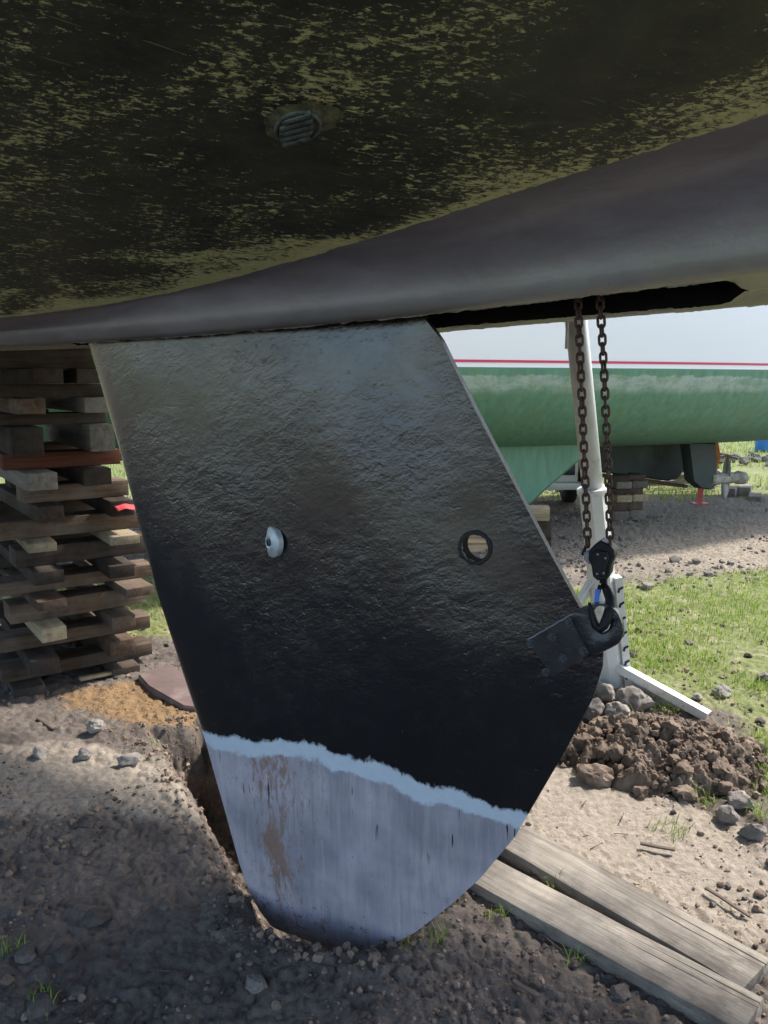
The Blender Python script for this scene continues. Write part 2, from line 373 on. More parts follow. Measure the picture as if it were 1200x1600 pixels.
def ground_mat():
    t = NT('soil')
    col = t.n('ShaderNodeVertexColor'); col.layer_name = 'zone'
    sc = t.n('ShaderNodeSeparateColor'); t.l(col.outputs[0], sc.inputs[0])
    sand, grass, saw = sc.outputs[0], sc.outputs[1], sc.outputs[2]
    grav = t.attr('gravel')
    n1 = t.noise(7, 9, 0.7, 0.3); n2 = t.noise(45, 8, 0.72); n3 = t.noise(160, 5, 0.7)
    dirt = t.mix(t.ramp(n1, [(0.32, 0), (0.68, 1)]), (0.10, 0.082, 0.070), (0.205, 0.172, 0.145))
    dirt = t.mix(t.ramp(n2, [(0.4, 0), (0.7, 0.8)]), dirt, (0.075, 0.06, 0.054))
    dirt = t.mix(t.ramp(n3, [(0.6, 0), (0.7, 0.5)]), dirt, (0.26, 0.235, 0.21))
    pale = t.mix(t.ramp(n2, [(0.35, 0), (0.68, 1)]), (0.225, 0.188, 0.15), (0.37, 0.32, 0.26))
    pale = t.mix(t.ramp(n3, [(0.35, 0.5), (0.45, 0.0)]), pale, (0.15, 0.12, 0.09))
    def blend(f, amt=0.7): 
        return t.ramp(t.math('ADD', f, t.math('MULTIPLY', t.math('SUBTRACT', n1, 0.5), amt)), [(0.38, 0), (0.62, 1)])
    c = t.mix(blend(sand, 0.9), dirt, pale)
    gr = t.mix(t.ramp(n2, [(0.35, 0), (0.65, 1)]), (0.23, 0.20, 0.15), (0.36, 0.31, 0.24))
    gr = t.mix(t.ramp(t.noise(60, 4, 0.6), [(0.45, 0), (0.6, 0.8)]), gr, (0.105, 0.07, 0.05))
    c = t.mix(grav, c, gr)
    g2 = t.mix(t.ramp(n2, [(0.3, 0), (0.7, 1)]), (0.09, 0.12, 0.035), (0.20, 0.21, 0.085))
    g2 = t.mix(t.ramp(n1, [(0.52, 0), (0.62, 0.7)]), g2, (0.30, 0.27, 0.17))
    c = t.mix(blend(grass, 0.5), c, g2)
    sw = t.mix(t.ramp(n3, [(0.35, 0), (0.6, 1)]), (0.14, 0.088, 0.048), (0.27, 0.175, 0.09))
    c = t.mix(blend(saw, 1.2), c, sw)
    chips = t.ramp(t.vor(120, co=t.coord((1, 1, 1))), [(0.10, 0.7), (0.16, 0.0)])
    c = t.mix(t.math('MULTIPLY', chips, t.ramp(n1, [(0.45, 0), (0.6, 1)])), c, (0.42, 0.38, 0.32))
    nb = t.bump(n3, 0.55, 0.004); nb = t.bump(n2, 0.7, 0.012, nb)
    return t.out(c, 0.92, nb, spec=0.25)
M['ground'] = ground_mat()
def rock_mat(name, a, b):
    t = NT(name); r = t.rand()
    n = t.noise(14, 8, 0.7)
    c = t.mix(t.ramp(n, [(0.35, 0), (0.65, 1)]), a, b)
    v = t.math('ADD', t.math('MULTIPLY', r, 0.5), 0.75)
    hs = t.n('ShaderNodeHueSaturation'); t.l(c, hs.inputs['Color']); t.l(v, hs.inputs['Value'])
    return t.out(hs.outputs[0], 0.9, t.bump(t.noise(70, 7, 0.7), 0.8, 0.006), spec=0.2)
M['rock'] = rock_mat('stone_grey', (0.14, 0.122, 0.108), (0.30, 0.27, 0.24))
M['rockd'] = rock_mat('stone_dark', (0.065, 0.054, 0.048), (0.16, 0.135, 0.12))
M['clod'] = rock_mat('clay_clod', (0.12, 0.086, 0.064), (0.28, 0.212, 0.162))
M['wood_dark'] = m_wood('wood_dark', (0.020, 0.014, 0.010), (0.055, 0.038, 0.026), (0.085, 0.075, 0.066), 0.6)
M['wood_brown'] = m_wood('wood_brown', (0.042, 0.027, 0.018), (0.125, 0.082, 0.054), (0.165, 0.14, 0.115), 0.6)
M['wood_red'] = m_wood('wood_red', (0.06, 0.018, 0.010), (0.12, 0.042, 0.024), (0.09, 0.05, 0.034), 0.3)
M['wood_pale'] = m_wood('wood_pale', (0.16, 0.125, 0.075), (0.34, 0.28, 0.18), (0.28, 0.26, 0.20), 0.5)
M['wood_fresh'] = m_wood('wood_fresh', (0.38, 0.25, 0.14), (0.66, 0.50, 0.34), (0.55, 0.45, 0.34), 0.4)
M['wood_grey'] = m_wood('wood_grey', (0.12, 0.105, 0.085), (0.24, 0.22, 0.18), (0.18, 0.175, 0.165), 0.6)
M['plank'] = m_wood('plank_weathered', (0.13, 0.105, 0.08), (0.25, 0.215, 0.17), (0.12, 0.105, 0.09), 0.7, 0.8)
def plank_mat():
    m = m_wood('plank_weathered_2', (0.12, 0.103, 0.085), (0.285, 0.255, 0.215), (0.10, 0.09, 0.08), 0.85, 1.0); nt_ = m.node_tree; b_ = nt_.nodes['Principled BSDF']
    old = b_.inputs['Base Color'].links[0].from_socket; t = NT.__new__(NT); t.m = m; t.t = nt_; t.b = b_
    cr = t.noise(3.0, 3, 0.5, 0.3, co=t.coord((0.55, 30, 30), loc=(2.3, 1, 0))); crm = t.ramp(cr, [(0.335, 1.0), (0.35, 0.0)])
    st = t.ramp(t.noise(7, 8, 0.72, 0.5, co=t.coord((0.8, 2.0, 2.0))), [(0.52, 0.0), (0.64, 0.6)])
    mud = t.ramp(t.noise(24, 8, 0.75), [(0.56, 0.0), (0.66, 0.7)])
    c = t.mix(st, old, (0.075, 0.062, 0.05)); c = t.mix(mud, c, (0.20, 0.165, 0.125)); c = t.mix(crm, c, (0.03, 0.022, 0.016))
    t.l(c, b_.inputs['Base Color']); return m
M['plank'] = plank_mat()
M['slab'] = m_plain('brown_slab', (0.12, 0.08, 0.072), 0.75, 0, 0.25, 12, 0.5, dirt=(0.2, 0.16, 0.14))

# ------------------------------------------------------------------ the ground: one sheet to the horizon
PIT = [gp(*p)[:2] for p in [(238, 1150), (278, 1222), (316, 1296), (356, 1376), (392, 1432), (440, 1468), (480, 1480), (560, 1487), (625, 1470), (690, 1420), (640, 1330), (480, 1210), (330, 1130)]]
SAND = [gp(*p)[:2] for p in [(800, 1290), (850, 1190), (900, 1170), (1000, 1230), (1150, 1290), (1260, 1400), (1300, 1560), (1180, 1480), (1000, 1400)]]
SAND_LIT = [gp(*p)[:2] for p in [(-150, 1180), (120, 1175), (240, 1215), (300, 1290), (200, 1262), (-150, 1270)]]  # left patch: sandy soil made paler to carry its sunlit look
SAW = [gp(*p)[:2] for p in [(60, 1082), (230, 1062), (330, 1100), (330, 1190), (255, 1175), (180, 1130), (90, 1105)]]
LAWN = [(1.30, 1.75), (1.10, 2.1), (1.18, 2.45), (1.30, 2.8), (1.0, 3.0), (0.2, 3.3), (-1.1, 3.7), (-3.5, 3.6), (-12, 4.0), (-12, 5.4), (-2, 5.3), (0.8, 4.75), (1.5, 4.9), (2.6, 5.3), (4, 5.2), (14, 5.0), (14, 1.0), (2.2, 1.2)]
def z_ground(x, y, fine=True):
    x = np.asarray(x, float); y = np.asarray(y, float)
    r = np.hypot(x, y); near = 1 - smooth(9, 25, r)
    z = near * (0.030 * (fbm(x * 1.3, y * 1.3, 3, 3) - 0.5))
    sd_ = poly_sd(x, y, PIT) + 0.05 * (fbm(x * 9, y * 9, 41, 4) - 0.5)
    sd_ = sd_ + 0.035 * (fbm(x * 30, y * 30, 42, 3) - 0.5)
    pit = smooth(-0.03, 0.15, sd_)
    z = z - 0.30 * pit + 0.007 * np.exp(-((sd_ + 0.05) / 0.05) ** 2)
    rough = 1.0 - 0.55 * smooth(0.0, 0.1, poly_sd(x, y, SAND)) - 0.3 * smooth(0, 0.1, poly_sd(x, y, SAND_LIT))
    rough = rough + 1.2 * pit
    if fine:
        z = z + near * rough * (0.006 * lumps(x, y, 26, 81) * smooth(0.45, 0.6, fbm(x * 4, y * 4, 83, 2)) + 0.003 * lumps(x, y, 60, 85))
        z = z + near * rough * (0.021 * (fbm(x * 7, y * 7, 11, 4, 0.55) - 0.5) + 0.016 * (np.abs(fbm(x * 24, y * 24, 15, 3) - 0.5) * 2) ** 0.8
                               + 0.007 * (fbm(x * 75, y * 75, 19, 3, 0.6) - 0.5))
    return z
def build_ground():
    a = np.concatenate([np.linspace(-42, 42, 700), np.linspace(46, 314, 56)]) * math.pi / 180
    r = np.concatenate([np.linspace(0.02, 0.95, 12), np.exp(np.linspace(math.log(1.0), math.log(6.5), 520)), np.exp(np.linspace(math.log(6.6), math.log(22), 130)), np.exp(np.linspace(math.log(24), math.log(3500), 26))])
    R, A = np.meshgrid(r, a, indexing='ij')
    X = R * np.sin(A); Y = R * np.cos(A)
    Z = z_ground(X, Y)
    V = np.stack([X, Y, Z], -1).reshape(-1, 3)
    o = mk('ground', V, gridf(len(r), len(a), True)[:, ::-1], M['ground'])
    x = V[:, 0]; y = V[:, 1]
    sand = np.maximum(smooth(-0.15, 0.12, poly_sd(x, y, SAND)), 0.95 * smooth(-0.20, 0.08, poly_sd(x, y, SAND_LIT)))  # the left zone also puts the sunlit patch into the soil colour
    lw = smooth(-0.12, 0.25, poly_sd(x, y, LAWN)); far = smooth(8.2, 9.2, y + 0.5 * (fbm(x * 1, y * 1, 5) - 0.5))
    grass = np.clip(np.maximum(lw, far), 0, 1) * 0.9
    grass = np.where(y < 0.2, 0.8 * smooth(14, 20, np.hypot(x, y)), grass)
    saw = 0.85 * smooth(-0.12, 0.14, poly_sd(x, y, SAW)) * (1 - 0.75 * smooth(-0.08, 0.06, poly_sd(x, y, PIT)))
    gv = smooth(4.8, 5.5, y + 0.7 * (fbm(x * 2, y * 2, 7) - 0.5)) * (1 - far)
    ca = o.data.color_attributes.new('zone', 'FLOAT_COLOR', 'POINT')
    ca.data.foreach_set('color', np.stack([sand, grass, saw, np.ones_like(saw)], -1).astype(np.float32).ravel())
    at_ = o.data.attributes.new('gravel', 'FLOAT', 'POINT'); at_.data.foreach_set('value', gv.astype(np.float32))
    tag(o, kind='structure'); return o
build_ground()

# ------------------------------------------------------------------ the boat overhead
def fitz(pts, t, deg=2):
    q = [bp(x, y, t) for x, y in pts]; return np.polyfit([a for a, b in q], [b for a, b in q], deg)
LIPN = [(0, 537), (150, 540), (300, 528), (500, 511), (650, 492), (800, 470), (1000, 448), (1100, 441), (1200, 440)]
LIPF = [(690, 520), (800, 511), (1000, 496), (1200, 477)]
cN = fitz(LIPN, 0.055); cF = fitz([(690, 511), (800, 503), (1000, 487), (1160, 472)], -0.062, 1); cO = fitz(LIPF, -0.09, 1)
def boundary():
    px = [(-60, 502), (0, 495), (150, 475), (300, 450), (400, 428), (500, 401), (600, 370), (700, 337), (780, 302), (900, 262), (1000, 235), (1100, 206), (1200, 181), (1300, 160)]
    out = []
    for x, y in px:
        e = x / 1200.0; rise = 0.05 + 0.165 * e - 0.035 * e * e if e > 0 else 0.05
        s0 = bp(x, y, 0.2)[0]
        zz = np.polyval(cN, min(max(s0, -1.3), 1.2)) + rise
        d = ray(x, y); k = (zz - H0) / d[2]; p = d * k
        out.append(((p - O3) @ U, (p - O3) @ NN, zz))
    return np.array(out)
BD = boundary(); BD = BD[np.argsort(BD[:, 0])]
pT = np.polyfit(BD[:, 0], BD[:, 1], 3); pZ = np.polyfit(BD[:, 0], BD[:, 2], 3)
def clampS(s): return np.clip(s, BD[0, 0], BD[-1, 0] + 0.1)
def rock(s): return 0.045 * np.maximum(np.abs(s + 0.2) - 1.4, 0) ** 2
def Hn(s): return np.polyval(cN, clampS(s)) + rock(s)
def Hf(s):
    v = np.polyval(cF, np.clip(s, -0.1, 1.0)); return np.minimum(v, Hn(s) - 0.012 * 0 + 0.0) + rock(s) * 0
def TB(s): return np.clip(np.polyval(pT, clampS(s)), 0.10, 0.6)
def ZB(s): return np.polyval(pZ, clampS(s)) + rock(s)
def WD(s): return np.maximum(1.78 * (1 - np.abs((s + 0.4) / 5.2) ** 3), 0.03)
def HZ(s, t):                              # bottom of the near half
    tb = TB(s); W = np.maximum(WD(s), tb + 0.02); q = np.clip((t - tb) / (W - tb), 0, 1)
    return ZB(s) + 0.215 * (t - tb) + 0.22 * q ** 4
SS = np.unique(np.concatenate([np.linspace(-5.5, -1.6, 40), np.arange(-1.6, 1.3, 0.0055), np.linspace(1.3, 4.75, 40)]))
boat = empty('sailing_boat', (OX, OY, 0), -PSI)
tag(boat, 'large sailing boat overhead with worn olive-black bottom paint and grey primed keel stub', 'sailing boat')
def section(rows):                         # rows: list of (t(s), z(s)) arrays
    T = np.stack([np.broadcast_to(r[0], SS.shape) for r in rows], 0); Z = np.stack([np.broadcast_to(r[1], SS.shape) for r in rows], 0)
    Sg = np.broadcast_to(SS, T.shape)
    V = O3 + Sg[..., None] * U + T[..., None] * NN; V = V.copy(); V[..., 2] = Z
    return V.reshape(-1, 3), T.shape
tbj = TB(SS) + 0.012 * (fbm(SS * 22, SS * 0, 61, 5, 0.75) - 0.5) * smooth(-2, 0.4, SS) + 0.006 * (fbm(SS * 90, SS * 0, 65, 3, 0.7) - 0.5)
W = WD(SS)
hq = np.concatenate([np.linspace(0, 0.5, 34), np.linspace(0.52, 1, 26)])
rows = []
for q in hq:
    t = tbj + (np.maximum(W, tbj + 0.02) - tbj) * q; rows.append((t, HZ(SS, t)))
nearedge = rows[-1]
V, shp = section(rows)
o = mk('hull', V, gridf(*shp), M['hull'], boat)
e = np.repeat(np.clip(1 - (hq * 1.5) / 0.05, 0, 1), len(SS)); ea = o.data.attributes.new('edge', 'FLOAT', 'POINT')
x_ = np.tile(SS, len(hq)); e = e * 0.9 + 0.25 * np.exp(-((np.repeat(hq, len(SS)) * 1.5 - 0.06) / 0.05) ** 2)
e = e * (0.35 + 0.65 * smooth(1.0, 0.2, x_)) - 0.35 * smooth(0.0, 0.9, x_) * (np.repeat(hq, len(SS)) > 0.08)
ea.data.foreach_set('value', e.astype(np.float32))
# far half of the bottom
rows = []
for q in np.linspace(0, 1, 24):
    tb = 0.24; t = tb + (np.maximum(W, tb + 0.02) - tb) * q; rows.append((-t, np.minimum(ZB(SS), Hn(SS) + 0.13) + 0.2 * (t - tb) + 0.22 * q ** 4))
faredge = rows[-1]
V, shp = section(rows)
o = mk('hull', V, gridf(*shp)[:, ::-1], M['hull'], boat); ea = o.data.attributes.new('edge', 'FLOAT', 'POINT')
# topsides and deck
rows = [nearedge, (nearedge[0] + 0.10, nearedge[1] + 0.35), (nearedge[0] + 0.12, nearedge[1] + 0.95), (nearedge[0] + 0.09, nearedge[1] + 0.97),
        (faredge[0] - 0.09, faredge[1] + 0.97), (faredge[0] - 0.12, faredge[1] + 0.95), (faredge[0] - 0.10, faredge[1] + 0.35), faredge]
V, shp = section(rows); M['topside'] = t_gel = NT('white_gelcoat_plain').out((0.84, 0.85, 0.86), 0.3); m_plain('white_gelcoat', (0.84, 0.85, 0.86), 0.25, 0, 0.01, 1.2, 0.0)
mk('topsides', V, gridf(*shp), M['topside'], boat)
# keel stub with the board slot
S_END = bp(1168, 458, 0)[0]; S_BEG = bp(120, 540, 0)[0]
g = smooth(0.0, 0.05, S_END - SS) * smooth(0.0, 0.02, SS - S_BEG); gn = smooth(0.0, 0.05, S_END - SS) * smooth(0, 0.05, SS - S_BEG)
hn, hf = Hn(SS), Hf(SS); ho = np.minimum(np.polyval(cO, np.clip(SS, -0.1, 1.0)), hf - 0.004)
rag = 0.0035 * (fbm(SS * 60, SS * 0, 71, 4, 0.7) - 0.5) * 2
ln = 0.055 - 0.05 * (1 - gn); lf = -0.062 + 0.056 * (1 - gn); gs = smooth(0.0, 0.03, S_END - SS); zn = hn + (0.5 * (hn + hf) - hn) * (1 - gs); zf = hf + (0.5 * (hn + hf) - hf) * (1 - gs)
rows = []; low = []
for e_ in np.linspace(0, 1, 22):
    t = tbj + (0.100 - tbj) * (1 - (1 - e_) ** 1.9); s_ = e_ ** 1.9
    rows.append((t, HZ(SS, tbj) + (hn + 0.032 - HZ(SS, tbj)) * s_)); low.append(max(0, e_ - 0.72) / 0.28 * 0.6)
rows += [(0.098, hn + 0.022), (0.092, hn + 0.012), (0.082, hn + 0.005), (0.070, hn + 0.001), (0.055, hn + rag), (ln, zn + rag)]; low += [0.65, 0.75, 0.85, 0.95, 1, 1]
i_lipn = len(rows) - 1
V, shp = section(rows)
lowv = np.repeat(low, len(SS)) * np.tile(0.25 + 0.75 * smooth(-0.3, 1.0, SS), len(low))
o1 = mk('keel_stub', V, gridf(*shp)[:, ::-1], M['stub'], boat)
o1.data.attributes.new('low', 'FLOAT', 'POINT').data.foreach_set('value', lowv.astype(np.float32))
ho_dummy = 0
fz = lambda a: hf + (hn - hf) * a
rows = [(lf, zf + rag), (lf * 0 - 0.0621, hf + rag * 0.5), (lf * 0 - 0.072, hf - 0.004), (lf * 0 - 0.090, ho + 0.002 + rag), (lf * 0 - 0.102, ho + 0.003), (lf * 0 - 0.118, ho + 0.03), (lf * 0 - 0.14, hf + 0.09), (lf * 0 - 0.24, np.minimum(ZB(SS), Hn(SS) + 0.13))]
V, shp = section(rows)
o2 = mk('keel_stub', V, gridf(*shp)[:, ::-1], M['stub'], boat)
o2.data.attributes.new('low', 'FLOAT', 'POINT').data.foreach_set('value', np.full(len(V), 0.7, np.float32))
rows = [(ln, zn + rag), (ln - 0.003, zn + 0.012 * g + rag), (ln - 0.004, zn + 0.25 * g), (lf + 0.004, zf + 0.25 * g), (lf + 0.003, zf + 0.012 * g), (lf, zf + rag)]
V, shp = section(rows)
fs = gridf(*shp)[:, ::-1]; ncol = len(SS); keep = np.array([g[f[0] % ncol] > 0.002 or g[f[1] % ncol] > 0.002 or gn[f[0] % ncol] > 0.0 for f in fs])
mk('slot_lining', V, fs[keep], M['slot'], boat)
# solid bottom where the slot ends
fs2 = fs[~keep]
if len(fs2):
    rows = [(ln, zn + rag), (lf, zf + rag)]; V, shp = section(rows); fb = gridf(*shp)[:, ::-1]
    kb = np.array([gn[f[0] % ncol] <= 0.0 and gn[f[1] % ncol] <= 0 for f in fb])
    o3_ = mk('keel_stub', V, fb[kb], M['stub'], boat)
    o3_.data.attributes.new('low', 'FLOAT', 'POINT').data.foreach_set('value', np.full(len(V), 1.0, np.float32))

# corroded skin fitting under the hull
def hull_hit(px, py):
    d = ray(px, py); lo, hi = 0.1, 3.0
    f = lambda k: (H0 + d[2] * k) - HZ((d * k - O3) @ U, (d * k - O3) @ NN)
    ks = np.linspace(0.2, 1.6, 400); v = np.array([f(k) for k in ks]); i = np.where((v[:-1] < 0) & (v[1:] >= 0))[0]
    i = i[0] if len(i) else 200; return np.append((d * ks[i])[:2], H0 + d[2] * ks[i])
fc = hull_hit(465, 190); fl_, fr_ = hull_hit(425, 200), hull_hit(520, 188); fu_, fd_ = hull_hit(465, 160), hull_hit(465, 218)
ea_ = (fr_ - fl_) / 2; eb_ = (fd_ - fu_) / 2; fnrm = np.cross(ea_, eb_); fnrm /= np.linalg.norm(fnrm); fnrm *= -np.sign(fnrm[2])
def fitting():
    n, m = 14, 64; V = []
    for i in range(n):
        r = i / (n - 1)
        for j in range(m):
            a = j / m * 2 * math.pi
            rr = r * (1 + 0.10 * (vnoise(np.cos(a) * 3 + 5, np.sin(a) * 3 + 5, 3) - 0.5) * 2)
            tip = 1 + 0.45 * max(0, math.cos(a)) ** 3
            x = rr * math.cos(a) * tip * 1.25; y = rr * math.sin(a) * 1.15
            prof = 0.008 * (1 - smooth(0.45, 1.0, r)) + 0.003 * float(vnoise(x * 7, y * 7, 5)) - 0.001
            V.append(fc + ea_ * x * 0.9 + eb_ * y * 0.9 + fnrm * prof)
    t = NT('fitting_surround'); c = t.mix(t.ramp(t.noise(45, 7, 0.72), [(0.4, 0), (0.6, 1)]), (0.17, 0.17, 0.08), (0.06, 0.065, 0.045))
    mt = t.out(c, 0.7, t.bump(t.noise(80, 6, 0.7), 0.8, 0.004))
    r_ = mk('fitting_ring', V, gridf(n, m, True), mt, boat)
    t = NT('verdigris'); c = t.mix(t.ramp(t.noise(70, 6, 0.7), [(0.35, 0), (0.65, 1)]), (0.035, 0.05, 0.045), (0.17, 0.22, 0.20)); mt = t.out(c, 0.5, t.bump(t.noise(120, 5, 0.7), 0.8, 0.003), 0.2)
    b = MB()
    for k in range(5):                     # slats of the strainer grille
        y = -0.62 + k * 0.31; hw = 0.75 * math.sqrt(max(0.05, 1 - (y * 0.95) ** 2))
        c0 = fc + ea_ * (-0.05) + eb_ * y + fnrm * 0.010
        b.box(c0, ea_ * hw * 0.75 + eb_ * -0.12, eb_ * 0.085, fnrm * 0.0035, 0.0009)
    b.build('strainer_grille', mt, boat, True)
    b = MB(); th = np.linspace(0, 2 * math.pi, 33)
    b.tube([fc + ea_ * 0.72 * math.cos(a) + eb_ * 0.82 * math.sin(a) + fnrm * 0.0085 for a in th], 0.0028, 8, False)
    b.build('fitting_rim', mt, boat, True)
fitting()

# ------------------------------------------------------------------ the lifting keel board
LE = [(128, 500), (140, 540), (185, 690), (245, 920), (290, 1060), (320, 1150), (355, 1275), (376, 1352), (390, 1392), (405, 1422), (424, 1447), (448, 1467), (478, 1481), (510, 1488), (540, 1492)]
TE = [(650, 455), (668, 500), (690, 528), (745, 640), (800, 745), (860, 860), (908, 948), (943, 1018), (942, 1042), (927, 1090), (888, 1165), (850, 1230), (806, 1305), (752, 1370), (702, 1415), (650, 1455), (600, 1482), (545, 1492)]
le = np.array([bp(*p) for p in LE]); te = np.array([bp(*p) for p in TE])
zt = min(le[0, 1], te[0, 1]); zb_ = min(le[-1, 1], te[-1, 1])
def edge_s(e, z): o_ = np.argsort(e[:, 1]); return np.interp(z, e[o_, 1], e[o_, 0])
TH_MAX = 0.034
def thick(s, z, cv=None):                  # half thickness of the foil
    sl = edge_s(le, z); sr = edge_s(te, z)
    a = np.clip(s - sl, 0, None); bb = np.clip(sr - s, 0, None)
    n_ = np.sqrt(np.clip(1 - (1 - np.clip(a / 0.20, 0, 1)) ** 2, 0, 1))      # rounded nose
    tail = 0.30 + 0.70 * smooth(0, 0.40, bb)
    low = smooth(-0.02, 0.22, z - zb_) * 0.65 + 0.35
    lowedge = np.where(z < bp(943, 1018)[1], 0.40 + 0.60 * smooth(0.0, 0.10, bb), 1.0)
    return TH_MAX * n_ * tail * low * lowedge
bnd = np.array([bp(*p, 0.03) for p in [(318, 1143), (350, 1152), (400, 1160), (450, 1158), (505, 1158), (520, 1176), (600, 1192), (650, 1226), (720, 1240), (760, 1262), (812, 1280)]])
nz, ns = 230, 190
tt = np.linspace(0, 1, nz); zz = zt + (zb_ - zt) * np.sin(tt * math.pi / 2) ** 0.9
uu = 0.5 - 0.5 * np.cos(np.linspace(0, 1, ns) * math.pi)
SL = edge_s(le, zz); SR = edge_s(te, zz)
GS = SL[:, None] + (SR - SL)[:, None] * uu[None, :]; GZ = np.repeat(zz[:, None], ns, 1)
GT = thick(GS, GZ)
und = 0.0035 * (fbm(GS * 5 + 3, GZ * 5, 31, 3) - 0.5) * smooth(0, 0.15, GS - SL[:, None])
def bw_arr(s, t, z): V = O3 + s[..., None] * U + t[..., None] * NN; V = V.copy(); V[..., 2] = z; return V
Vf = bw_arr(GS, GT + und, GZ); Vb = bw_arr(GS, -GT, GZ)
nV = nz * ns; f1 = gridf(nz, ns); f2 = gridf(nz, ns)[:, ::-1] + nV
side = []
for i in range(nz - 1):
    a = i * ns + ns - 1; b_ = (i + 1) * ns + ns - 1; side.append([a, a + nV, b_ + nV, b_])
    a = i * ns; b_ = (i + 1) * ns; side.append([a, b_, b_ + nV, a + nV])
for j in range(ns - 1):
    side.append([j, j + nV, j + 1 + nV, j + 1]); a = (nz - 1) * ns + j; side.append([a, a + 1, a + 1 + nV, a + nV])
allf = np.concatenate([f1, f2, np.array(side)])
keel = empty('lifting_keel', tuple(bw(0.0, 0, 0.0)), -PSI)
tag(keel, 'black and lavender painted lifting keel board hanging from the hull slot into a pit', 'keel board')
board = mk('board', np.concatenate([Vf.reshape(-1, 3), Vb.reshape(-1, 3)]), allf, M['board'], keel)
bm = bmesh.new(); bm.from_mesh(board.data); bmesh.ops.remove_doubles(bm, verts=bm.verts, dist=1e-5); bmesh.ops.recalc_face_normals(bm, faces=bm.faces); bm.to_mesh(board.data); bm.free()
# lifting hole through the board
hs_, hz_ = bp(742, 856, 0.02)
cut = MB(); P0 = bw(hs_, -0.1, hz_); P1 = bw(hs_, 0.1, hz_); cut.tube([P0, P1], 0.0295, 48)
co_ = cut.build('cutter', M['lug'], None, origin=(0, 0, 0))
bpy.context.view_layer.update()
md = board.modifiers.new('b', 'BOOLEAN'); md.operation = 'DIFFERENCE'; md.object = co_; md.solver = 'EXACT'
dg = bpy.context.evaluated_depsgraph_get(); nm = bpy.data.meshes.new_from_object(board.evaluated_get(dg))
board.modifiers.clear(); board.data = nm; bpy.data.objects.remove(co_)
nm.materials.clear(); nm.materials.append(M['board'])
nm.materials.append(M['slot'])
nm.materials.append(M['board_edge'])
for p_ in nm.polygons:
    if abs(p_.normal.y) < 0.7 and (Vector((p_.center.x - hs_, 0, p_.center.z - hz_))).length < 0.031: p_.material_index = 1
    elif abs(p_.normal.y) < 0.4 and p_.normal.x > 0.3: p_.material_index = 2
nm.polygons.foreach_set('use_smooth', np.ones(len(nm.polygons), bool)); nm.set_sharp_from_angle(angle=math.radians(50))
vc = np.zeros(len(nm.vertices) * 3, np.float32); nm.vertices.foreach_get('co', vc); vc = vc.reshape(-1, 3)
s_, z_ = vc[:, 0], vc[:, 2]
bdv = z_ - np.interp(s_, bnd[:, 0], bnd[:, 1])
nm.attributes.new('bd', 'FLOAT', 'POINT').data.foreach_set('value', bdv.astype(np.float32))
r1s, r1z = bp(435, 1330, 0.03); r2s, r2z = bp(425, 1200, 0.03)
rv = 0.42 * np.exp(-((s_ - r1s) / 0.16) ** 2) + np.exp(-((s_ - r1s - 0.15 * (r1z - z_)) / 0.035) ** 2 - ((z_ - r1z) / 0.10) ** 2) + 0.6 * np.exp(-((s_ - r2s) / 0.05) ** 2 - ((z_ - r2z) / 0.06) ** 2)
nm.attributes.new('rust', 'FLOAT', 'POINT').data.foreach_set('value', rv.astype(np.float32))
lowd = 1 - smooth(0.0, 0.22, z_ - (zb_ - 0.02) - 0.25 * np.clip(s_ - 0.0, 0, 1))
nm.attributes.new('lowd', 'FLOAT', 'POINT').data.foreach_set('value', lowd.astype(np.float32))
rz_ = (0.35 + 0.65 * smooth(0.02, 0.30, s_ - edge_s(le, z_))) * smooth(0.35, 0.85, z_) * (1 - 0.45 * smooth(1.15, 1.35, z_))
nm.attributes.new('rough_zone', 'FLOAT', 'POINT').data.foreach_set('value', rz_.astype(np.float32))
# raised lip of paint round the hole
b = MB(); th = np.linspace(0, 2 * math.pi, 61)
pts = []
for a in th:
    s0 = hs_ + 0.031 * math.cos(a); z0 = hz_ + 0.031 * math.sin(a); pts.append(bw(s0, float(thick(np.array(s0), np.array(z0))) + 0.0002, z0))
rr = [0.0030 + 0.0036 * float(vnoise(6 * math.cos(a) + 9, 6 * math.sin(a) + 9, 4)) for a in th]; rr[-1] = rr[0]
b.tube(pts, rr, 8, False); b.build('hole_rim', M['board_edge'], keel, True)
# round zinc disc with its bolt
ds, dz = bp(426, 846, 0.03); dt = float(thick(np.array(ds), np.array(dz))); e_s = 0.01
dtds = (float(thick(np.array(ds + e_s), np.array(dz))) - float(thick(np.array(ds - e_s), np.array(dz)))) / (2 * e_s)
ax = NN - U * (dtds + 0.55); ax /= np.linalg.norm(ax)
ctr = bw(ds, dt + 0.006, dz); xx = np.cross(ax, [0, 0, 1]); xx /= np.linalg.norm(xx); zz_ = np.cross(xx, ax)
def lathe(prof, seg=48):
    V = []; 
    for r, h in prof:
        for j in range(seg):
            a = j / seg * 2 * math.pi; V.append(ctr + ax * h + r * (xx * math.cos(a) + zz_ * math.sin(a)))
    Fc = gridf(len(prof), seg, True).tolist() + [[(len(prof) - 1) * seg + k for k in range(seg)], list(range(seg))[::-1]]
    return V, Fc
V, Fc = lathe([(0.034, -0.016), (0.0355, -0.006), (0.0355, -0.003), (0.033, -0.0005), (0.021, 0.0012), (0.016, 0.0042), (0.0145, 0.0046), (0.012, 0.003)])
d_ = MB(); d_.add(V, Fc); disc = d_.build('anode_disc', M['zinc'], keel, True); autos(disc, 50)
V, Fc = lathe([(0.0085, 0.002), (0.0085, 0.0058), (0.007, 0.0066), (0.0045, 0.0066), (0.004, 0.004)], 6 * 4)
d_ = MB(); d_.add(V, Fc); autos(d_.build('bolt', M['bolt'], disc, True), 40)
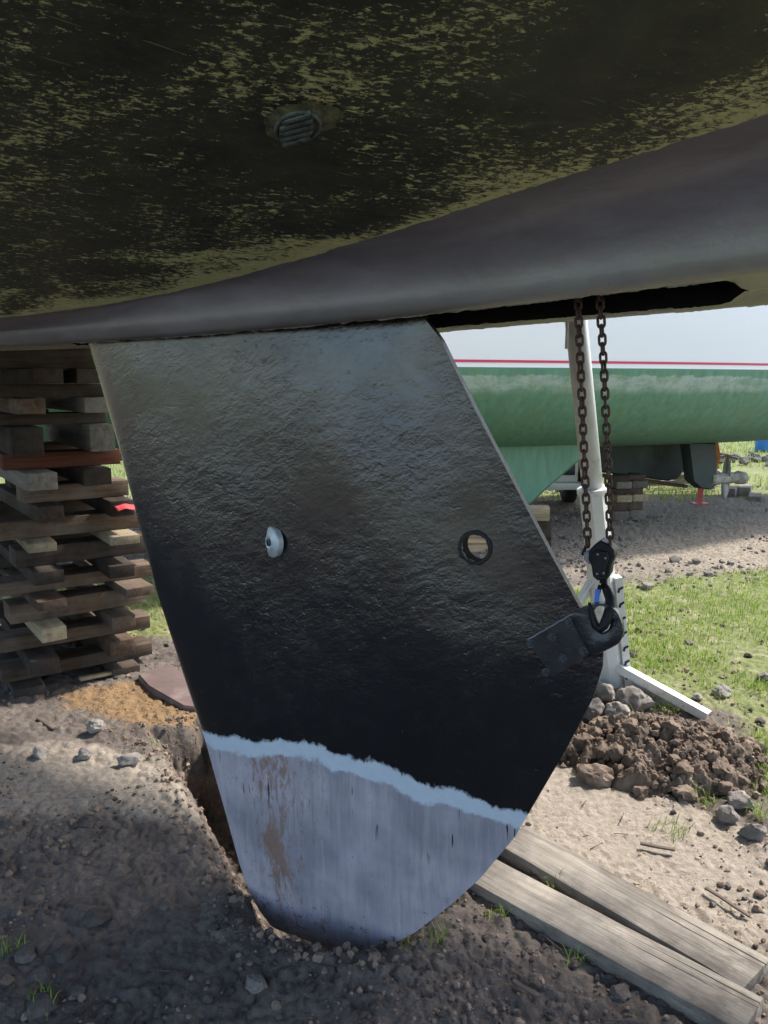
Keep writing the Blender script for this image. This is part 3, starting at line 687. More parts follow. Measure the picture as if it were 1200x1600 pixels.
# lug plate bolted to the board
pl = [(822, 1002), (893, 961), (904, 954), (929, 1017), (862, 1060)]
P = [bw(*(lambda q: (q[0], 0.0, q[1]))(bp(x, y, 0.04))) for x, y in pl]
tp = max(float(thick(*[np.array(q) for q in bp(x, y, 0.026)])) for x, y in pl) + 0.009
b = MB(); b.prism([p + NN * (tp - 0.016) for p in P], NN * 0.022); lugp = b.build('lug_plate', M['lug'], keel)
eye = [(893, 962), (905, 951), (922, 943), (943, 940), (960, 947), (971, 962), (976, 982), (971, 999), (958, 1009), (929, 1021), (918, 1012)]
def catmull(P, n=6):
    P = [np.array(p, float) for p in P]; out = []; N = len(P)
    for i in range(N):
        p0, p1, p2, p3 = P[i - 1], P[i], P[(i + 1) % N], P[(i + 2) % N]
        for k in range(n):
            u = k / n; out.append(0.5 * ((2 * p1) + (-p0 + p2) * u + (2 * p0 - 5 * p1 + 4 * p2 - p3) * u * u + (-p0 + 3 * p1 - 3 * p2 + p3) * u ** 3))
    return out
ring = catmull(eye, 5); N = len(ring)
cx, cy = 942, 965
ang = sorted(range(N), key=lambda i: math.atan2(ring[i][1] - cy, ring[i][0] - cx)); ring = [ring[i] for i in ang]
inner = []
for q in ring:
    a = math.atan2(q[1] - cy, q[0] - cx); inner.append((cx + 13.5 * math.cos(a) + 1.5 * math.sin(a), cy + 21 * math.sin(a)))
def lw(q, t): s0, z0 = bp(q[0], q[1], 0.02); return bw(s0, t, z0)
layers = []
for t, k in ((tp + .0045, 0.0), (tp + .007, 0.06), (tp + .007, 0.93), (tp + .0045, 1.0), (tp - .006, 1.0), (tp - .009, 0.94), (tp - .009, 0.06), (tp - .006, 0.0)):
    layers.append([lw((o_[0] + (i_[0] - o_[0]) * k, o_[1] + (i_[1] - o_[1]) * k), t) for o_, i_ in zip(ring, inner)])
L = len(layers); V = np.array([layers[l][i] for i in range(N) for l in range(L)])
Fc = [[i * L + l, i * L + (l + 1) % L, ((i + 1) % N) * L + (l + 1) % L, ((i + 1) % N) * L + l] for i in range(N) for l in range(L)]
b = MB(); b.add(V, Fc); autos(b.build('lifting_eye', M['eye'], keel, True), 60)
for x, y in [(887.5, 972), (862, 996), (829, 1006), (911, 1018), (879, 1029), (852, 1051)]:
    s0, z0 = bp(x, y, tp + 0.008); c0 = bw(s0, tp + 0.0058, z0); b = MB()
    b.tube([c0, c0 + NN * 0.0012], 0.0085, 20)
    b.tube([c0 + NN * 0.001, c0 + NN * 0.005, c0 + NN * 0.006], [0.006, 0.006, 0.0048], 6)
    b.tube([c0 + NN * 0.005, c0 + NN * 0.009], 0.003, 10)
    b.build('bolt', M['bolt'], keel)
# weld seam along the plate's upper edge
b = MB(); q0, q1 = P[0] + NN * (tp + 0.006), P[1] + NN * (tp + 0.006)
b.tube([q0 + (q1 - q0) * k / 14 + np.array([0, 0, 0.0006 * math.sin(k * 2.1)]) for k in range(15)], 0.0016, 8); b.build('weld_seam', M['hoistgrey'], keel, True)

# ------------------------------------------------------------------ chain hoist
hb = bw(*(lambda q: (q[0], 0.01, q[1]))(bp(943, 873)))
hoist = empty('chain_hoist', tuple(hb)); tag(hoist, 'small black chain hoist on two rusty chains hooked into the keel lug', 'chain hoist')
def link_mesh():
    p = 0.0159; wr = 0.0026; hw = 0.0058; hl = (p - 0) / 2 - hw + wr * 1.0
    path = []
    for k in range(9): a = math.pi * k / 8; path.append((hw * math.cos(a), hl + hw * math.sin(a)))
    for k in range(9): a = math.pi + math.pi * k / 8; path.append((hw * math.cos(a), -hl + hw * math.sin(a)))
    n = len(path); V = []
    for i in range(n):
        x, z = path[i]; x0, z0 = path[i - 1]; x1, z1 = path[(i + 1) % n]
        tx, tz = x1 - x0, z1 - z0; l_ = math.hypot(tx, tz); nx, nz_ = tz / l_, -tx / l_
        for j in range(8):
            a = j / 8 * 2 * math.pi; V.append((x + nx * wr * math.cos(a), wr * math.sin(a), z + nz_ * wr * math.cos(a)))
    Fc = [[i * 8 + j, ((i + 1) % n) * 8 + j, ((i + 1) % n) * 8 + (j + 1) % 8, i * 8 + (j + 1) % 8] for i in range(n) for j in range(8)]
    me = bpy.data.meshes.new('chain_link'); me.from_pydata(V, [], Fc); me.materials.append(M['chain'])
    me.polygons.foreach_set('use_smooth', np.ones(len(me.polygons), bool)); return me
LM = link_mesh()
def strand(x0, y0, x1, y1, seed, bow=0.0):
    rn = random.Random(seed)
    s0, z0 = bp(x0, y0); s1, z1 = bp(x1, y1); A = bw(s0, 0, z0); B = bw(s1, 0.008, z1)
    d = A - B; Ln = np.linalg.norm(d); dn = d / Ln; A = A + dn * 0.10; Ln += 0.10
    n = int(Ln / 0.0159)
    for i in range(n):
        f = (i + 0.5) / n; p = B + (A - B) * f + U * bow * math.sin(math.pi * f)
        o = bpy.data.objects.new('chain_link', LM); COL.objects.link(o); o.parent = hoist
        o.location = Vector(p) - hoist.location
        q = Vector(dn).to_track_quat('Z', 'Y')
        o.rotation_euler = (q @ Matrix.Rotation((i % 2) * math.pi / 2 + 0.35 * 0 + rn.uniform(-0.2, 0.2) + 0.1, 3, 'Z').to_quaternion()).to_euler()
strand(903, 470, 920, 852, 1); strand(936, 470, 955, 852, 2, 0.003)
def hp(x, y, t=0.01): s0, z0 = bp(x, y); return bw(s0, t, z0)
def outline(pts, t0, t1, name, mat, par, bev=0.0025):
    P = [hp(x, y, t0) for x, y in pts]; b = MB(); n = len(P); c = sum(P) / n
    Pi = [c + (p - c) * (1 - bev / max(1e-6, np.linalg.norm(p - c))) for p in P]
    dt_ = NN * (t1 - t0); e = NN * bev
    V = np.concatenate([Pi, [p + e for p in P], [p + dt_ - e for p in P], [p + dt_ for p in Pi]])
    Fc = [list(range(n))[::-1], [3 * n + k for k in range(n)]] + [[r * n + k, r * n + (k + 1) % n, (r + 1) * n + (k + 1) % n, (r + 1) * n + k] for r in range(3) for k in range(n)]
    b.add(V, Fc); return autos(b.build(name, mat, par, True), 40)
house = outline([(942, 842), (954, 848), (962, 857), (963, 868), (957, 880), (955, 896), (950, 904), (936, 904), (929, 898), (927, 882), (922, 872), (923, 858), (931, 849)], -0.022, 0.018, 'hoist_housing', M['hoist'], hoist)
outline([(934, 856), (952, 858), (955, 868), (949, 884), (949, 897), (934, 896), (931, 880), (929, 866)], 0.018, 0.025, 'cover_plate', M['hoist'], hoist, 0.0015)
for x, y in [(938, 862), (950, 868), (937, 892), (947, 891)]:
    c0 = hp(x, y, 0.0245); b = MB(); b.tube([c0, c0 + NN * 0.0022], 0.0022, 6); b.build('screw', M['hoistgrey'], hoist)
outline([(913, 862), (922, 858), (927, 864), (927, 876), (921, 880), (915, 873)], -0.012, 0.012, 'hand_wheel', M['hoistgrey'], hoist)
b = MB(); c0 = hp(914, 869, 0.0); b.tube([hp(911, 866, 0.006), hp(917, 852, 0.006)], 0.003, 10); b.build('lever_stub', M['hoist'], hoist, True)
# swivel and hook
b = MB(); b.tube([hp(943, 903, 0.0), hp(943, 914, 0.0)], 0.0045, 14); b.tube([hp(943, 906, 0.0), hp(943, 911, 0.0)], 0.0075, 14); b.build('swivel', M['hoist'], hoist, True)
hk = [(943, 911, .0), (949, 919, .004), (956, 932, .012), (957, 946, .022), (954, 958, .032), (949, 969, .036), (944, 974, .036), (937, 969, .034), (932, 957, .030), (929, 944, .028), (926, 935, .028)]
b = MB(); b.tube([hp(x, y, t + 0.004) for x, y, t in hk], [0.006, 0.0085, 0.0095, 0.0098, 0.0095, 0.009, 0.0085, 0.0078, 0.0065, 0.0045, 0.0025], 14); b.build('hook', M['hoist'], hoist, True)
b = MB(); b.tube([hp(940, 912, 0.012), hp(936, 926, 0.016), hp(934, 940, 0.02)], [0.004, 0.0042, 0.003], 10); lt = b.build('hook_latch', M['hoist'], hoist, True)
b = MB(); a0, a1 = hp(937, 917, 0.020), hp(935.5, 938, 0.022); b.box((a0 + a1) / 2, (a1 - a0) / 2, U * 0.0045, NN * 0.0009, 0.0004); tag(b.build('label_strip', M['blue'], hoist), 'blue strip beside the hook')

# ------------------------------------------------------------------ white steel boat stand
B0 = at(926, 764, 3.0); T0 = at(897, 470, 2.92); dirp = (T0 - B0) / np.linalg.norm(T0 - B0)
base = B0 - dirp * ((B0[2] - 0.02) / dirp[2]); topp = B0 + dirp * ((2.02 - B0[2]) / dirp[2])
stand = empty('boat_stand', (base[0], base[1], 0)); tag(stand, 'white steel boat stand with telescopic post and braced foot on the grass', 'boat stand')
b = MB(); b.tube([B0 - dirp * 0.3, topp], 0.0405, 36); b.build('inner_tube', M['galv'], stand, True)
b = MB(); b.tube([base + dirp * 0.02, B0 - dirp * 0.012], 0.054, 8, sq=True); b.build('outer_post', M['white_steel'], stand)
b = MB(); b.tube([B0 - dirp * 0.016, B0 - dirp * 0.013, B0 + dirp * 0.004, B0 + dirp * 0.006], [0.054, 0.061, 0.061, 0.057], 36); b.build('collar', M['white_steel'], stand, True)
b = MB(); b.box(topp, np.array([.10, 0, .02]), np.array([0, .10, 0]), np.array([-.002, 0, .012]), 0.003); b.build('head_pad', M['wood_brown'], stand)
b = MB(); q = at(887, 500, 2.9); b.tube([q + np.array([0, 0, .12]), at(885, 545, 2.9)], 0.006, 12); b.build('locking_rod', M['galv'], stand, True)
# notched flange on the right of the post
xr = np.cross(dirp, [0, 1, 0]); xr /= np.linalg.norm(xr); xr = xr if xr[0] > 0 else -xr
fy = np.array([0, -1.0, 0])
fl0 = base + dirp * 0.0 + xr * 0.056; fl1 = base + dirp * 0.50 + xr * 0.056
b = MB(); b.box((fl0 + fl1) / 2 + fy * 0.02, xr * 0.015, fy * 0.030, (fl1 - fl0) / 2, 0.002); b.build('rack_flange', M['white_steel'], stand)
for k in range(7):  # dark plates whose colour stands in for the shade inside the notches
    c0 = base + dirp * (0.06 + k * 0.065) + xr * 0.056 + fy * 0.0495
    b = MB(); b.prism([c0 + xr * x_ + dirp * z_ for x_, z_ in ((-.012, -.010), (-.006, .006), (.012, .012), (.014, .004), (.0, -.002), (-.004, -.014))], fy * 0.003); b.build('notch_shade', M['slotblk'], stand)
ft = gp(1108, 1122, 0.02); st0 = at(962, 1034, base[1] - 0.04)
def angle_iron(mb, A, B, w1, th_, upv):
    d = (B - A) / np.linalg.norm(B - A); sdv = np.cross(d, upv); sdv /= np.linalg.norm(sdv); uv = np.cross(sdv, d)
    mb.box((A + B) / 2, (B - A) / 2, sdv * w1, uv * th_, 0.001); mb.box((A + B) / 2 - uv * w1 * 0.8 + sdv * (w1 - th_), (B - A) / 2, sdv * th_, uv * w1 * 0.8, 0.001)
upz = np.array([0, 0, 1.0])
b = MB(); angle_iron(b, st0, ft + np.array([0, 0, 0.02]), 0.020, 0.003, upz); b.build('brace', M['white_steel'], stand)
r0 = np.array([base[0] + 0.05, base[1] - 0.02, 0.03]); r1 = ft + np.array([-0.01, 0.02, -0.004])
b = MB(); b.box((r0 + r1) / 2, (r1 - r0) / 2, np.array([0, 0.003, 0]), np.array([0, 0, 0.035]), 0.001); b.build('foot_rail', M['galv'], stand)
g0 = r0 + np.array([0.0, -0.012, 0.03])
b = MB(); d0 = (r1 - r0)
b.prism([r0 + np.array([0, -.01, .02]), r0 + d0 * 0.55 + np.array([0, -.01, .01]), r0 + d0 * 0.55 + np.array([0, -.01, .05]), r0 + d0 * 0.3 + np.array([0, -.01, .075]), r0 + np.array([0, -.01, .07])], np.array([0, 0.004, 0])); b.build('gusset', M['galv'], stand)
for (dx, dy) in ((-0.42, -0.10), (0.05, 0.5)):
    A = base + dirp * 0.55; Bf = np.array([base[0] + dx, base[1] + dy, 0.02]); b = MB(); angle_iron(b, A, Bf, 0.026, 0.003, upz); b.build('brace', M['white_steel'], stand)
    b = MB(); q0 = base + np.array([0, 0, 0.02]); b.box((q0 + Bf) / 2, (Bf - q0) / 2, np.array([dy, -dx, 0]) * 0.05, np.array([0, 0, 0.02]), 0.002); b.build('foot_rail', M['galv'], stand)
b = MB(); b.box(base + np.array([0, 0, -0.005]), np.array([.10, 0, 0]), np.array([0, .10, 0]), np.array([0, 0, .008]), 0.002); b.build('foot_plate', M['galv'], stand)

# ------------------------------------------------------------------ timber
def timber(name, c, dirx, half, mat, seed=0, roll=0.0, bev=0.004, warp=0.002, tilt=0.0, label=None, cat='timber', group=None, parent=None):
    """box with local x along the grain; c centre of the underside"""
    rn = random.Random(seed); bm = bmesh.new(); bmesh.ops.create_cube(bm, size=2)
    for v in bm.verts: v.co = Vector((v.co.x * half[0], v.co.y * half[1], v.co.z * half[2] + half[2]))
    bmesh.ops.bevel(bm, geom=bm.edges[:], offset=bev, segments=2, affect='EDGES', profile=0.5)
    n = max(3, int(half[0] * 2 / 0.06))
    for i in range(1, n):
        x = -half[0] + 2 * half[0] * i / n
        bmesh.ops.bisect_plane(bm, geom=bm.verts[:] + bm.edges[:] + bm.faces[:], plane_co=(x, 0, 0), plane_no=(1, 0, 0))
    for v in bm.verts:
        p = v.co * 9 + Vector((seed * 3.7, 0, 0)); k = mnoise.noise_vector(p)
        v.co += Vector((k.x * (warp * 1.5 if abs(v.co.x) > half[0] * 0.97 else 0), k.y * warp, k.z * warp * 0.6))
    me = bpy.data.meshes.new(name); bm.to_mesh(me); bm.free(); me.materials.append(mat)
    me.polygons.foreach_set('use_smooth', np.ones(len(me.polygons), bool)); me.set_sharp_from_angle(angle=math.radians(30))
    o = bpy.data.objects.new(name, me); COL.objects.link(o); o.location = tuple(c)
    o.rotation_euler = (roll, tilt, math.atan2(dirx[1], dirx[0])); tag(o, label, cat, group)
    if parent: o.parent = parent
    return o
# crib stack at the left: frame a (left-right), b (towards the camera)
CO = gp(0, 1085); CO = CO[:2]; ca, sa = math.cos(math.radians(35)), math.sin(math.radians(35))
AV = np.array([ca, sa]); BV = np.array([sa, -ca])
def cpl(px, py, boff):                     # pixel -> (a, z) on the vertical plane at b = boff
    d = ray(px, py); den = d[0] * BV[0] + d[1] * BV[1]; k = (CO @ BV + boff) / den
    p = d[:2] * k - CO; return p @ AV, H0 + d[2] * k
def cw(a, b_, z): p = CO + AV * a + BV * b_; return np.array([p[0], p[1], z])
GRP = 'timbers of the crib stack at the left'
# long timbers seen side-on: (left px, left bottom y, left top y, right px, right y centre, material, text)
LONG = [(4, 1070, 1049, 240, 'wood_brown', 'lowest long brown timber of the crib stack, just above the ground', -1),
        (3, 1023, 1001, 236, 'wood_brown', 'second long timber from the ground in the crib stack', 0),
        (16, 977, 947, 224, 'wood_brown', 'third long timber from the crib ground, with bare sawn left end', 1),
        (0, 934, 913, 241, 'wood_brown', 'fourth long timber from the crib ground, rust brown and longest to the right', -1),
        (26, 889, 859, 232, 'wood_dark', 'fifth long timber from the crib ground, dark with a left end showing', 1),
        (0, 847, 817, 218, 'wood_brown', 'sixth long timber from the crib ground, with pale paint drips on its top edge', -1),
        (37, 788, 761, 201, 'wood_brown', 'seventh long timber from the ground in the crib stack, short and olive brown', 1),
        (6, 736, 710, 188, 'wood_red', 'eighth long timber from the ground in the crib stack, reddish brown', 0),
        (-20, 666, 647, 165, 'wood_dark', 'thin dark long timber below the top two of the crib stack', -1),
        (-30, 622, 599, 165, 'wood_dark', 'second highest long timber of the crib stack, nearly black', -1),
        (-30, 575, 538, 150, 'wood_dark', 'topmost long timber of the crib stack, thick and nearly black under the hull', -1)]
SHORTL = {0: (52, 98, 'wood_dark'), 1: (69, 94, 'wood_pale'), 2: (54, 100, 'wood_brown'), 3: (50, 98, 'wood_dark'), 4: (48, 94, 'wood_pale'), 5: (64, 88, 'wood_dark'), 6: (40, 90, 'wood_grey'), 7: (23, 73, 'wood_dark'), 8: (28, 76, 'wood_brown'), 9: (55, 102, 'wood_dark')}
SHORTR = {0: (173, 212, 'wood_brown'), 1: (185, 206, 'wood_brown'), 2: (194, 238, 'wood_brown'), 3: (175, 215, 'wood_dark'), 4: (177, 223, 'wood_pale'), 5: (179, 208, 'wood_dark'), 6: (130, 175, 'wood_dark'), 7: (150, 178, 'wood_grey'), 8: (140, 168, 'wood_grey'), 9: (125, 160, 'wood_dark')}
zz0 = []
for (x0, yb, yt, x1, mt, lb, e) in LONG:
    a0, zb0 = cpl(max(x0, 0), yb, 0); _, zt0 = cpl(max(x0, 0), yt, 0); zz0.append((zb0, zt0))
zs = [list(q) for q in zz0]
off = 0.03 - 0.0
for i in range(len(zs)):
    if i and zs[i][0] < zs[i - 1][1] + 0.035: zs[i][0] = zs[i - 1][1] + 0.035
    if zs[i][1] < zs[i][0] + 0.035: zs[i][1] = zs[i][0] + 0.035
ordw = ['lowest', 'second lowest', 'third lowest', 'fourth lowest', 'fifth lowest', 'sixth lowest', 'seventh lowest', 'eighth lowest', 'second highest', 'topmost']
rn = random.Random(5)
for i, (x0, yb, yt, x1, mt, lb, e) in enumerate(LONG):
    a0, _ = cpl(x0, yb, 0); a1, _ = cpl(x1, (yb + yt) / 2 - 20, 0)
    if x0 <= 0: a0 -= 0.12
    z0, z1 = zs[i]
    for bi, boff in enumerate((-0.075, -0.62)):
        aa0, aa1 = (a0, a1) if bi == 0 else (a0 + rn.uniform(-.08, .1), a1 + rn.uniform(-.12, .12))
        lab = lb if bi == 0 else lb.split(' ')[0] + ' long rear timber of the crib stack, behind the ' + (['lowest', 'second', 'third', 'fourth', 'fifth', 'sixth', 'seventh', 'eighth', 'thin dark', 'second highest', 'topmost'][i]) + ' front one'
        if bi == 1:
            lab = 'long timber at the crib stack rear, level with the ' + ['lowest', 'second lowest', 'third lowest', 'fourth lowest', 'fifth lowest', 'sixth lowest', 'seventh lowest', 'eighth lowest', 'third highest', 'second highest', 'topmost'][i] + ' front one'
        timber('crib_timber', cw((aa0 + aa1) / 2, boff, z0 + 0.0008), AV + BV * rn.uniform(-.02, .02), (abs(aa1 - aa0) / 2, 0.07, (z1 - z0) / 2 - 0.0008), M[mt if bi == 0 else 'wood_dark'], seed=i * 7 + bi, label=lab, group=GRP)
    if i in SHORTL and i < len(LONG) - 1:
        zb_s, zt_s = z1, zs[i + 1][0]
        for tab, side in ((SHORTL, 'left'), (SHORTR, 'right')):
            p0, p1, m2 = tab[i]; pr = 0.13 + rn.uniform(-0.03, 0.05)
            a_l, _ = cpl(p0, (yb + yt) / 2 - 25, pr); a_r, _ = cpl(p1, (yb + yt) / 2 - 25, pr); wd = max(0.05, abs(a_r - a_l) / 2)
            tone = {'wood_dark': 'dark', 'wood_brown': 'brown', 'wood_pale': 'pale', 'wood_grey': 'grey'}[m2]
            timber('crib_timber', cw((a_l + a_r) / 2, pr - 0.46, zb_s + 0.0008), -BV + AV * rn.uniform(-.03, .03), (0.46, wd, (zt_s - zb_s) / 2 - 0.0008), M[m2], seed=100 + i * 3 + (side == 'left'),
                   label='%s cross timber with end facing out, %s on the crib stack %s side' % (tone, ordw[i], side), group=GRP)
z_low = zs[0][0]
for k, (a_, s) in enumerate(((0.10, 'left'), (0.50, 'right'))):
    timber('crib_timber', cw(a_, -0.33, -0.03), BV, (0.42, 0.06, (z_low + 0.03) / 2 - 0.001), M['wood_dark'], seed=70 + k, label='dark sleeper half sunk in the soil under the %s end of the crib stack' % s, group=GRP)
# wood up to the hull above the crib
ztop = zs[-1][1]
for k in range(2):
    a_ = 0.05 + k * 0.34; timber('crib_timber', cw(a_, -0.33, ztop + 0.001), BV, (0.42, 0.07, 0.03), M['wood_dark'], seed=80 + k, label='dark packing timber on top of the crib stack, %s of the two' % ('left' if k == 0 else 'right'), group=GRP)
# red rag on the right cross timbers
a_, z_ = cpl(190, 792, 0.12)
b = MB(); c0 = cw(a_ - 0.005, 0.05, zs[6][0] - 0.004)
M['red'] = m_plain('red_cloth', (0.55, 0.05, 0.06), 0.7, 0, 0.2, 30, 0.4)
n = 10; V = []
for i in range(n):
    for j in range(n):
        u, v = i / (n - 1), j / (n - 1); zc = zs[6][0] - 0.012 + 0.004 * math.sin(u * 7 + v * 5) - (0.02 * max(0, v - 0.75) * 4)
        p = cw(cpl(176 + 30 * u, 790, 0.1)[0], -0.1 + 0.27 * v, zc); V.append(p)
V = np.array(V); V2 = V - np.array([0, 0, 0.003]); nn_ = n * n
Fc = gridf(n, n).tolist() + (gridf(n, n)[:, ::-1] + nn_).tolist() + [[j, j + nn_, j + 1 + nn_, j + 1] for j in range(n - 1)] + [[(n - 1) * n + j, (n - 1) * n + j + 1, (n - 1) * n + j + 1 + nn_, (n - 1) * n + j + nn_] for j in range(n - 1)] + [[i * n, (i + 1) * n, (i + 1) * n + nn_, i * n + nn_] for i in range(n - 1)] + [[i * n + n - 1, i * n + n - 1 + nn_, (i + 1) * n + n - 1 + nn_, (i + 1) * n + n - 1] for i in range(n - 1)]
b.add(np.concatenate([V, V2]), Fc); tag(b.build('red_cloth', M['red'], None, True), 'small red cloth lying between timbers at the right of the crib stack', 'cloth')

# two planks in the right foreground
def plank(f0, f1, wdt, th_, seed, label):
    A = gp(*f0, th_)[:2]; B = gp(*f1, th_)[:2]; d = (B - A) / np.linalg.norm(B - A); pr = np.array([-d[1], d[0]])
    if pr[1] < 0: pr = -pr
    A = A - d * 0.03; c = (A + B) / 2 + pr * wdt / 2
    return timber('plank', (c[0], c[1], 0.002), d, (np.linalg.norm(B - A) / 2, wdt / 2, th_ / 2), M['plank'], seed=seed, bev=0.0014, warp=0.0016, label=label, cat='plank', group='weathered planks on the ground')
plank((742, 1381), (1160, 1614), 0.119, 0.038, 3, 'weathered grey plank on the ground, nearer of the two beside the keel tip')
plank((788, 1326), (1162, 1545), 0.128, 0.038, 8, 'weathered tan plank on the ground, farther of the two and next to the pale sand')

# brown slab by the crib
poly = [gp(x, y, 0.035) for x, y in [(216, 1053), (240, 1044), (268, 1041), (300, 1056), (345, 1075), (345, 1110), (288, 1103), (232, 1071)]]
b = MB(); cc = sum(poly) / len(poly); b.prism([p - np.array([0, 0, 0.04]) for p in poly], np.array([0, 0, 0.036])); b.prism([cc + (p - cc) * 0.975 + np.array([0, 0, -0.004]) for p in poly], np.array([0, 0, 0.004]))
tag(b.build('board_slab', M['slab']), 'flat reddish brown slab lying on the soil between crib stack and keel', 'slab')

# ------------------------------------------------------------------ stones, soil heap, loose stuff
def rock_vf(seed, sub=3, flat=0.75, cuts=7, nz_=0.05):
    rn = random.Random(seed); bm = bmesh.new(); bmesh.ops.create_icosphere(bm, subdivisions=sub, radius=1)
    pl_ = []
    for k in range(cuts):
        v = Vector((rn.gauss(0, 1), rn.gauss(0, 1), rn.gauss(0, 1))).normalized(); pl_.append((v, rn.uniform(0.55, 0.85)))
    sc = Vector((rn.uniform(0.8, 1.15), rn.uniform(0.7, 1.0), flat * rn.uniform(0.8, 1.1)))
    for v in bm.verts:
        for nrm, dd in pl_:
            k = v.co.dot(nrm)
            if k > dd: v.co -= nrm * (k - dd) * 0.92
        v.co += v.co * (mnoise.fractal(v.co * 2.2 + Vector((seed, 0, 0)), 1.0, 2.0, 4) * nz_ * 2)
        v.co = Vector((v.co.x * sc.x, v.co.y * sc.y, v.co.z * sc.z))
    V = np.array([v.co for v in bm.verts]); Fc = np.array([[v.index for v in f.verts] for f in bm.faces]); bm.free(); return V, Fc
def stone(px, py, wpx, seed, label, mat='rock', group='loose stones', cat='stone', z=None, sink=0.25, name='stone', sub=4, nz_=0.05):
    p = gp(px, py); r = wpx / F * np.hypot(p[1], 1.28) / 2 * 1.05
    V, Fc = rock_vf(seed, sub, nz_=nz_); a = seed * 1.7
    Rz = np.array([[math.cos(a), -math.sin(a), 0], [math.sin(a), math.cos(a), 0], [0, 0, 1]]); V = V @ Rz.T * r
    zg = float(z_ground(p[0], p[1])) if z is None else z
    V = V + np.array([p[0], p[1] + r * 0.5, zg + r * 0.62 * (1 - sink)])
    o = mk(name, V, Fc, M[mat], None, True, origin=(p[0], p[1] + r * 0.5, zg)); autos(o, 28); tag(o, label, cat, group); return o
ST = [(1180, 1318, 38, 'grey rounded stone nearest the right border, above the sand', 'rock'),
      (1142, 1288, 40, 'angular grey stone between two others beside the grass tufts', 'rock'),
      (1160, 1270, 40, 'flat grey stone behind the angular one beside the soil heap', 'rock'),
      (972, 1562, 32, 'small brown grey stone in front of the near plank', 'rockd'),
      (918, 1092, 34, 'small rounded stone leaning on the stand foot, highest of the stone cluster', 'rock'),
      (948, 1108, 40, 'reddish rounded stone in the middle of the cluster by the stand', 'rock'),
      (930, 1135, 44, 'grey angular stone at the front of the cluster by the stand', 'rock'),
      (905, 1118, 40, 'brown stone of the cluster touching the keel edge', 'clod'),
      (990, 1118, 62, 'largest pinkish stone of the cluster at the stand foot', 'rock'),
      (962, 1140, 46, 'grey stone low in the cluster between keel and soil heap', 'rock'),
      (898, 1150, 26, 'small dark stone under the cluster beside the keel edge', 'rockd'),
      (934, 1230, 50, 'ochre brown lump of clay in front of the soil heap', 'clod'),
      (912, 1205, 30, 'small brown clod left of the ochre lump', 'clod'),
      (148, 1152, 32, 'pointed grey stone on the sawdust strewn soil left of the keel', 'rock'),
      (130, 1190, 28, 'small pale stone left of the pointed grey one', 'rock'),
      (200, 1205, 34, 'pale stone on the rim of the pit', 'rock'),
      (60, 1188, 30, 'flat pale stone near the left border', 'rock'),
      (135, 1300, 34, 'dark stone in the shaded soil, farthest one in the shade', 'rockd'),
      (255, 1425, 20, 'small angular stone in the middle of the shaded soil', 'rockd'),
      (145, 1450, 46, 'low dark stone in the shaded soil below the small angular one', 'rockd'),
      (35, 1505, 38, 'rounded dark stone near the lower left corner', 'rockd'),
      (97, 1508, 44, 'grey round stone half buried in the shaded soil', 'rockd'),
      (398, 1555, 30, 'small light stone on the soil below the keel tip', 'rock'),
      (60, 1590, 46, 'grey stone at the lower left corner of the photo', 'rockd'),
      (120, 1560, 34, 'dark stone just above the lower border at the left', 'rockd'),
      (605, 775 + 320, 10, None, 'rock'),
      (1000, 945, 12, 'small dark stone on the grass right of the stand', 'rockd'),
      (1022, 1210, 40, 'clay clod on the near side of the soil heap', 'clod'),
      (988, 1030, 18, 'dark stone just right of the stand post on the grass', 'rockd'),
      (1078, 1008, 14, 'pale small stone in the sunny grass', 'rock'),
      (1195, 1068, 20, 'pale flat stone in the grass at the right border', 'rock'),
      (1130, 1095, 26, 'grey flat stone in the grass right of the brace', 'rock'),
      (1090, 1330 - 230, 16, 'small grey stone beside the brace end', 'rock')]
for k, (x, y, wpx, lb, mt) in enumerate(ST):
    if lb is None: continue
    zz1 = 0.03 if (880 < x < 1000 and 1080 < y < 1145) else None
    if lb.startswith('largest'): zz1 = 0.01
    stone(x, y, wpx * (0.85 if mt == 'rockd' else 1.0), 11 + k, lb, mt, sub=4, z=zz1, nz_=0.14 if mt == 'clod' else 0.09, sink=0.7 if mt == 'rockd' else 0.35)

def scatter(name, pts, rad, mat, seed, label, cat, kind='stuff', protos=8, sub=2, flat=0.7, parent=None, origin=None, zoff=0.3):
    rn = np.random.default_rng(seed); P = [rock_vf(seed * 10 + k, sub, flat, 9, 0.16) for k in range(protos)]
    Vs, Fs, n = [], [], 0
    for i, (p, r) in enumerate(zip(pts, rad)):
        V, Fc = P[i % protos]; a = rn.uniform(0, 6.28); c, s = math.cos(a), math.sin(a); tl = rn.uniform(-.4, .4)
        R = np.array([[c, -s, 0], [s, c, 0], [0, 0, 1]]) @ np.array([[1, 0, 0], [0, math.cos(tl), -math.sin(tl)], [0, math.sin(tl), math.cos(tl)]])
        Vs.append(V @ R.T * r + p + np.array([0, 0, r * zoff])); Fs.append(Fc + n); n += len(V)
    o = mk(name, np.concatenate(Vs), np.concatenate(Fs), mat, parent, True, origin=origin); autos(o, 30)
    if label or kind: tag(o, label, cat, None, kind)
    return o
rg = np.random.default_rng(4)
